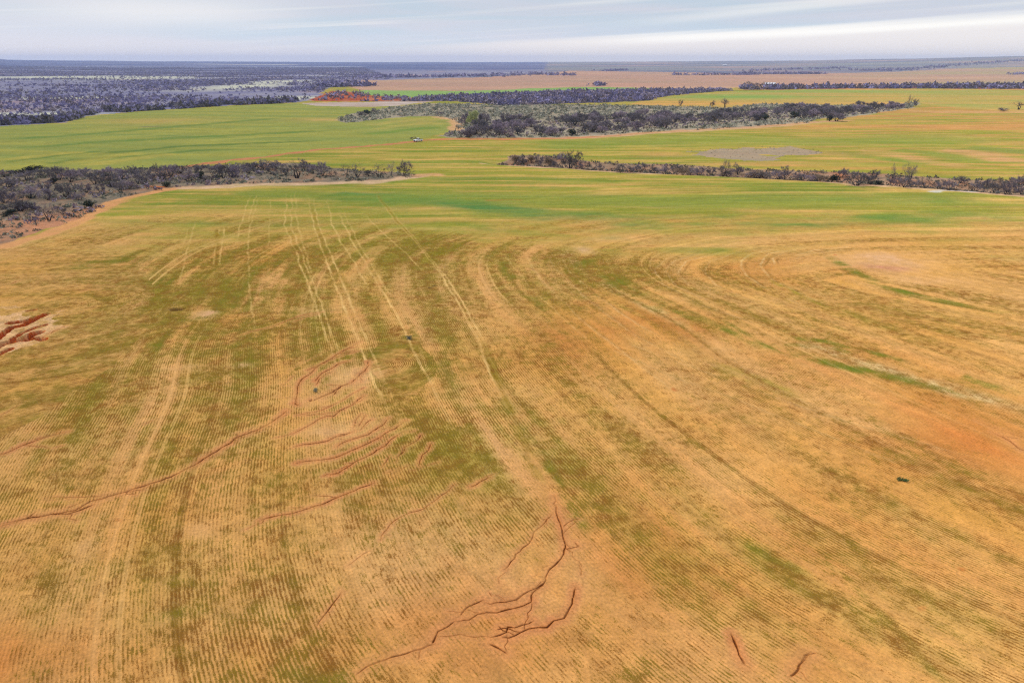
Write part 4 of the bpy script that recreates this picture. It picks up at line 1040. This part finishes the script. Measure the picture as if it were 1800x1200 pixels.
# ------------------------------------------------------------------ countless low growth: clumps of leaf-sized faces
def clumps(name, pts, size, tall_, n, leaf, mats, label, cat, seed=0):
    r = np.random.default_rng(seed)
    N = len(pts)
    s = size * r.uniform(.5, 1.5, N)
    zz = land(pts[:, 0], pts[:, 1])
    d = r.normal(0, 1, (N, n, 3)); d /= np.linalg.norm(d, axis=2)[:, :, None]
    d[:, :, 2] = np.abs(d[:, :, 2])
    p = d * (s[:, None] * r.uniform(.45, 1.0, (N, n)))[:, :, None] * np.array([.5, .5, tall_])
    p[:, :, 0] += pts[:, 0, None]; p[:, :, 1] += pts[:, 1, None]; p[:, :, 2] += zz[:, None]
    a = r.normal(0, 1, (N, n, 3)); a /= np.linalg.norm(a, axis=2)[:, :, None]
    b = np.cross(a, r.normal(0, 1, (N, n, 3))); b /= (np.linalg.norm(b, axis=2)[:, :, None] + 1e-6)
    q = leaf * s[:, None, None] * r.uniform(.6, 1.4, (N, n, 1))
    T = np.stack([p - a * q * .5, p + a * q * .5, p + b * q], 2).reshape(-1, 3)
    me = mesh_from(name, T, np.arange(len(T)).reshape(-1, 3))
    for m in mats: me.materials.append(m)
    if len(mats) > 1:
        mi = np.repeat(r.integers(0, len(mats), N), n).astype(np.int32)
        me.polygons.foreach_set('material_index', mi)
    o = put(name, me)
    return tag(o, label, cat, kind='stuff')

def scatter(P_, n, seed, keep=None, grow=None):
    r = np.random.default_rng(seed)
    lo, hi = P_.min(0), P_.max(0)
    out = []
    tot = 0
    for _ in range(60):
        q = r.uniform(lo, hi, (n, 2)).astype(np.float32)
        m = inside(P_, q[:, 0], q[:, 1])
        if keep is not None:
            m &= keep(q, r)
        out.append(q[m]); tot += m.sum()
        if tot >= n: break
    return np.vstack(out)[:n]

def in_front(q, lim=.9):
    return np.abs(q[:, 0]) < lim * q[:, 1] + 10

clumps('sage_scrub', scatter(STRIP_A, 2600, 1, lambda q, r: in_front(q, .85) & (noise(q[:, 0] / 9, q[:, 1] / 9, 3) > -.05)), 1.1, .55, 14, .28, [SAGE, SAGE_D, SAGE_D], 'low grey-green scrub and dry grass under the bare trees of the left strip', 'scrub', 1)
clumps('thorn_undergrowth', scatter(STRIP_A, 260, 15, lambda q, r: in_front(q, .85) & (q[:, 0] < -95) & (noise(q[:, 0] / 12, q[:, 1] / 12, 31) > 0)), 2.4, .5, 16, .26, [TWIG, TWIG_D], 'dark leafless thorn brush between the trees of the left strip', 'brush', 15)
clumps('gully_scrub', scatter(STRIP_B, 1500, 2, lambda q, r: in_front(q, .85) & (noise(q[:, 0] / 7, q[:, 1] / 7, 4) > -.1)), 1.3, .6, 14, .28, [SAGE_D, SAGE_D, REEDS], 'low brown scrub and dry stems on the gully banks', 'scrub', 2)
clumps('pale_scrub', scatter(STRIP_C, 5600, 3, lambda q, r: (noise(q[:, 0] / 14, q[:, 1] / 14, 5) > -.3) & ~inside(THICKET, q[:, 0], q[:, 1])), 2.2, .55, 12, .3, [SAGE, SAGE, SAGE, SAGE_D], 'low grey-green sage scrub filling the pale back half of the long thicket', 'scrub', 3)
clumps('thicket_undergrowth', scatter(THICKET, 1700, 13), 2.2, .5, 14, .28, [TWIG, TWIG_D, REEDS, SAGE_D], 'brown undergrowth beneath the bare trees of the long thicket', 'scrub', 13)
clumps('bluff_brush', scatter(RED_BLUFF, 110, 14, lambda q, r: noise(q[:, 0] / 30, q[:, 1] / 30, 8) > 0), 5.0, .6, 9, .42, [FARBR, TWIG], 'purple brush dotting the red clay bluff', 'brush', 14)
clumps('patch_grass', scatter(GREY_PATCH, 160, 4), .6, .2, 10, .3, [SAGE, REEDS, REEDS], 'dry grey grass and weeds on the unploughed patch in the right field', 'grass', 4)
# far brush
d_front = lambda q, r: in_front(q, .95)
clumps('brush_belt', scatter(BELT_D, 3000, 5), 5.6, .6, 14, .34, [FARBR, TWIG], 'dense purple belt of bare brush behind the long thicket', 'brush', 5)
clumps('far_brush_line', scatter(BELT_E, 1500, 6, d_front), 8.0, .65, 12, .36, [FARBR, TWIG_D], 'thin dark line of brush along the far edge of the right field', 'brush', 6)
EDGE = W((-1200, 290), (0, 213), (60, 211), (130, 204), (170, 197), (250, 191), (400, 182), (520, 177), (520, 181), (400, 186.5), (250, 195.5), (155, 203), (110, 215), (0, 221), (-1200, 320))
clumps('brush_edge', scatter(EDGE, 1500, 8, lambda q, r: in_front(q, .95) & (noise(q[:, 0] / 40, q[:, 1] / 40, 6) > -.25)), 6.0, .6, 14, .34, [FARBR, TWIG], 'dark purple edge of the brush plain above the green field', 'brush', 8)

def plain_keep(q, r):
    d = fbm(q[:, 0] / 380, q[:, 1] / 150, 95, 3)
    dist = q[:, 1]
    p = np.clip(.27 + 1.15 * d, .03, 1)
    pale = np.zeros(len(q), bool)
    for b in [(430, 152, 60, 6), (490, 144, 50, 3), (110, 136, 130, 2.5), (250, 137, 90, 2.5)]:
        cx_, cy_, t_ = survey(*b[:2]); sx = b[2] * t_ / FPX; sy = b[3] * t_ * t_ / (CAM_H * FPX)
        pale |= ((q[:, 0] - cx_) / sx) ** 2 + ((q[:, 1] - cy_) / sy) ** 2 < 1
    p = np.where(pale, p * .12, p)
    return in_front(q, .9) & (r.random(len(q)) < p) & (dist < 4200)
PLAIN_NEAR = W((-1500, 300), (0, 221), (110, 215), (150, 202), (250, 194), (400, 185), (520, 179), (550, 174), (565, 164), (580, 152), (600, 146), (640, 141.5), (700, 139), (640, 121), (-1500, 121))
clumps('mesquite_brush', scatter(PLAIN_NEAR, 50000, 9, plain_keep), 4.2, .6, 6, .46, [FARBR, FARBR, TWIG], 'endless purple mesquite brush dotting the pale plain on the left', 'brush', 9)
# far tree lines on the right-hand fields
lines = []
rl = np.random.default_rng(12)
for pts, n, sp in [([(1190, 132), (1300, 131.5), (1320, 131)], 160, 25), ([(1340, 130.5), (1440, 130)], 160, 25), ([(1310, 126.5), (1420, 124), (1480, 122.5)], 160, 40), ([(1515, 126), (1580, 125), (1700, 121), (1800, 119)], 420, 60), ([(1100, 124.5), (1060, 126)], 90, 40), ([(860, 135), (940, 131), (1000, 133)], 170, 40), ([(570, 153), (600, 152.5), (648, 151)], 160, 10), ([(640, 137), (760, 136), (850, 134)], 200, 40), ([(1640, 123), (1660, 122)], 14, 20), ([(1780, 132), (1830, 131)], 40, 20), ([(1040, 151), (1060, 150.5)], 16, 10)]:
    PL = W(*pts)
    seg = rl.integers(0, len(PL) - 1, n); t = rl.random(n)[:, None]
    lines.append(PL[seg] * (1 - t) + PL[seg + 1] * t + rl.normal(0, sp, (n, 2)) * np.array([.6, 1.0]))
clumps('far_tree_lines', np.vstack(lines).astype(np.float32), 9.0, .7, 10, .42, [FARBR], 'thin far lines of trees between the tan fields near the horizon', 'trees', 10)

# ------------------------------------------------------------------ box-modelling helper for vehicle and sheds
def bm_obj(name, parts, mat, parent, bevel=0.0, smooth=False):
    import bmesh
    bm = bmesh.new()
    for P0 in parts:
        vs = [bm.verts.new(v) for v in P0['v']]
        for f in P0['f']:
            bm.faces.new([vs[i] for i in f])
    bmesh.ops.recalc_face_normals(bm, faces=bm.faces)
    if bevel:
        bmesh.ops.bevel(bm, geom=list(bm.edges), offset=bevel, segments=2, affect='EDGES', clamp_overlap=True)
    me = bpy.data.meshes.new(name)
    bm.to_mesh(me); bm.free()
    me.materials.append(mat)
    return put(name, me, parent)

def box(x0, x1, y0, y1, z0, z1, tx=(0, 0), ty=0.0):
    """a box whose top is drawn in by tx (front, back) and ty (sides)"""
    v = [(x0, y0, z0), (x1, y0, z0), (x1, y1, z0), (x0, y1, z0), (x0 + tx[0], y0 + ty, z1), (x1 - tx[1], y0 + ty, z1), (x1 - tx[1], y1 - ty, z1), (x0 + tx[0], y1 - ty, z1)]
    return {'v': v, 'f': [(0, 1, 2, 3), (4, 5, 6, 7), (0, 1, 5, 4), (1, 2, 6, 5), (2, 3, 7, 6), (3, 0, 4, 7)]}

def prism_y(pts, y0, y1):
    n = len(pts)
    v = [(p[0], y0, p[1]) for p in pts] + [(p[0], y1, p[1]) for p in pts]
    return {'v': v, 'f': [tuple(range(n)), tuple(range(n, 2 * n))] + [(i, (i + 1) % n, n + (i + 1) % n, n + i) for i in range(n)]}

def disc_y(cx_, cz, r_, y0, y1, n=20):
    return prism_y([(cx_ + r_ * math.cos(2 * math.pi * i / n), cz + r_ * math.sin(2 * math.pi * i / n)) for i in range(n)], y0, y1)

WHITE = simple_mat('white_paint', (0.78, 0.78, 0.80), rough=.35, var=.02, scale=2, spec=.5)
GLASS = simple_mat('dark_glass', (0.02, 0.022, 0.026), rough=.1, var=.1, spec=.5)
RUBBER = simple_mat('tyre_rubber', (0.015, 0.015, 0.016), rough=.8, var=.3, scale=6)
STEEL = simple_mat('wheel_steel', (0.35, 0.35, 0.36), rough=.4, var=.1, spec=.5)
TRIM = simple_mat('black_trim', (0.02, 0.02, 0.022), rough=.5, var=.3, scale=4)
LAMP = simple_mat('clear_lamp', (0.7, 0.7, 0.72), rough=.2, var=.05, spec=.5)
REDL = simple_mat('red_lamp', (0.35, 0.02, 0.02), rough=.3, var=.1)

X, Y, t_ = survey(735, 249)
truck = bpy.data.objects.new('pickup_truck', None)
col.objects.link(truck)
truck.location = (X, Y, float(land(np.array([X]), np.array([Y]))[0]) + .02)
truck.rotation_euler = (0, 0, R(52))             # its nose (-x) points left and towards the viewer
tag(truck, 'white pickup truck parked on the red dirt track beside the green field', 'truck')
hw = .95
body = bm_obj('body', [prism_y([(-2.75, .45), (2.75, .45), (2.78, .95), (2.75, 1.12), (.75, 1.14), (-1.0, 1.14), (-2.55, 1.08), (-2.8, .9)], -hw, hw)], WHITE, truck, .05)
bm_obj('cab', [{'v': [(-1.15, -hw * .97, 1.13), (.75, -hw * .97, 1.13), (.75, hw * .97, 1.13), (-1.15, hw * .97, 1.13), (-.35, -.74, 1.82), (.6, -.74, 1.82), (.6, .74, 1.82), (-.35, .74, 1.82)], 'f': [(0, 1, 2, 3), (4, 5, 6, 7), (0, 1, 5, 4), (1, 2, 6, 5), (2, 3, 7, 6), (3, 0, 4, 7)]}], WHITE, truck, .05)
bm_obj('windscreen', [{'v': [(-1.08, -.78, 1.21), (-1.08, .78, 1.21), (-.43, .66, 1.78), (-.43, -.66, 1.78), (-1.0, -.78, 1.2), (-1.0, .78, 1.2), (-.36, .66, 1.76), (-.36, -.66, 1.76)], 'f': [(0, 1, 2, 3), (4, 5, 6, 7), (0, 1, 5, 4), (1, 2, 6, 5), (2, 3, 7, 6), (3, 0, 4, 7)]}], GLASS, truck)
for s in (-1, 1):
    for x0, x1, x2, x3 in ((-.85, -.12, -.12, -.30), (-.05, .62, .52, -.05)):
        y0 = .915 * s; y1 = .755 * s; q = .012 * s
        bm_obj('side_window', [{'v': [(x0, y0 + q, 1.22), (x1, y0 + q, 1.22), (x2, y1 + q, 1.75), (x3, y1 + q, 1.75), (x0, y0 - q, 1.22), (x1, y0 - q, 1.22), (x2, y1 - q, 1.75), (x3, y1 - q, 1.75)], 'f': [(0, 1, 2, 3), (4, 5, 6, 7), (0, 1, 5, 4), (1, 2, 6, 5), (2, 3, 7, 6), (3, 0, 4, 7)]}], GLASS, truck)
    for x_ in (-1.75, 1.75):
        w_ = bm_obj('wheel', [disc_y(x_, .38, .38, s * .70, s * .97)], RUBBER, truck, .02)
        bm_obj('rim', [disc_y(x_, .38, .22, s * .965, s * .985)], STEEL, w_)
    bm_obj('headlight', [box(-2.83, -2.70, s * .62 - .16, s * .62 + .16, .82, .98)], LAMP, truck)
    bm_obj('tail_light', [box(2.72, 2.80, s * .86 - .06, s * .86 + .06, .75, 1.05)], REDL, truck)
    bm_obj('mirror', [box(-.95, -.78, s * 1.06 - .1, s * 1.06 + .1, 1.2, 1.4)], TRIM, truck, .02)
bm_obj('grille', [box(-2.835, -2.72, -.42, .42, .68, .98)], TRIM, truck, .01)
bm_obj('bumper', [box(-2.92, -2.70, -.9, .9, .42, .62)], TRIM, truck, .03)
bm_obj('cargo_bed', [box(.86, 2.66, -.8, .8, 1.125, 1.155)], TRIM, truck)
plant('roadside_bush', dark[0], 726, 246.5, 6, 11, (HD, WD), 'low dark bush on the track verge right behind the white pickup', 'bush')

# ------------------------------------------------------------------ far farm buildings
ROOF_W = simple_mat('white_metal_roof', (0.75, 0.76, 0.80), rough=.5, var=.05, scale=.3)
WALL_G = simple_mat('grey_metal_wall', (0.36, 0.36, 0.40), rough=.7, var=.1, scale=.3)
def shed(px, py, L, Wd, h, rot, label):
    X, Y, t_ = survey(px, py)
    o = bpy.data.objects.new('farm_shed', None)
    col.objects.link(o)
    o.location = (X, Y, float(land(np.array([X]), np.array([Y]))[0]))
    o.rotation_euler = (0, 0, rot)
    tag(o, label, 'shed')
    bm_obj('wall', [prism_y([(-Wd / 2, -.3), (Wd / 2, -.3), (Wd / 2, h), (0, h + Wd * .22), (-Wd / 2, h)], -L / 2, L / 2)], WALL_G, o)
    e = .5
    rr_ = [(-Wd / 2 - e, h - .15), (0, h + Wd * .22 + .1), (Wd / 2 + e, h - .15), (Wd / 2 + e, h + .1), (0, h + Wd * .22 + .35), (-Wd / 2 - e, h + .1)]
    bm_obj('roof', [prism_y(rr_, -L / 2 - e, L / 2 + e)], ROOF_W, o)
    bm_obj('door', [box(-Wd / 2 - .08, -Wd / 2 - .01, -2, 2, 0, h * .75)], TRIM, o)
    for yy in (-L * .33, L * .33):
        bm_obj('window', [box(-Wd / 2 - .08, -Wd / 2 - .01, yy - .7, yy + .7, h * .4, h * .7)], GLASS, o)
    return o
shed(1353, 152.5, 17, 9, 4.2, R(80), 'white-roofed farm shed among dark trees on the far edge of the right field')
shed(1273, 119.5, 26, 14, 5.0, R(95), 'tiny white-roofed barn far off on the grey slope below the horizon')
# trees round the shed
for dx, h, w in [(-34, 9, 16), (-22, 7, 14), (-10, 8, 14), (14, 6, 12), (-42, 5, 12), (22, 5, 12)]:
    grow_one('d', 1353 + dx, 154.5, h, w, 'dark bare tree beside the white-roofed farm shed', 'trees around the farm shed')

# ------------------------------------------------------------------ air
hz = bpy.data.meshes.new('haze')
B = 14000.0
v = [(-B, -B, -8), (B, -B, -8), (B, B, -8), (-B, B, -8), (-B, -B, 128), (B, -B, 128), (B, B, 128), (-B, B, 128)]
hz.from_pydata(v, [], [(3, 2, 1, 0), (4, 5, 6, 7), (0, 1, 5, 4), (1, 2, 6, 5), (2, 3, 7, 6), (3, 0, 4, 7)])
hm = bpy.data.materials.new('haze_air')
hm.use_nodes = True
ht = hm.node_tree
ht.nodes.clear()
pv = ht.nodes.new('ShaderNodeVolumePrincipled')
pv.inputs['Color'].default_value = (0.60, 0.72, 1.0, 1)
pv.inputs['Density'].default_value = 8.0e-5
ho = ht.nodes.new('ShaderNodeOutputMaterial')
ht.links.new(pv.outputs[0], ho.inputs['Volume'])
hz.materials.append(hm)
tag(put('haze', hz), 'pale blue haze over the far plain', 'haze', kind='stuff')
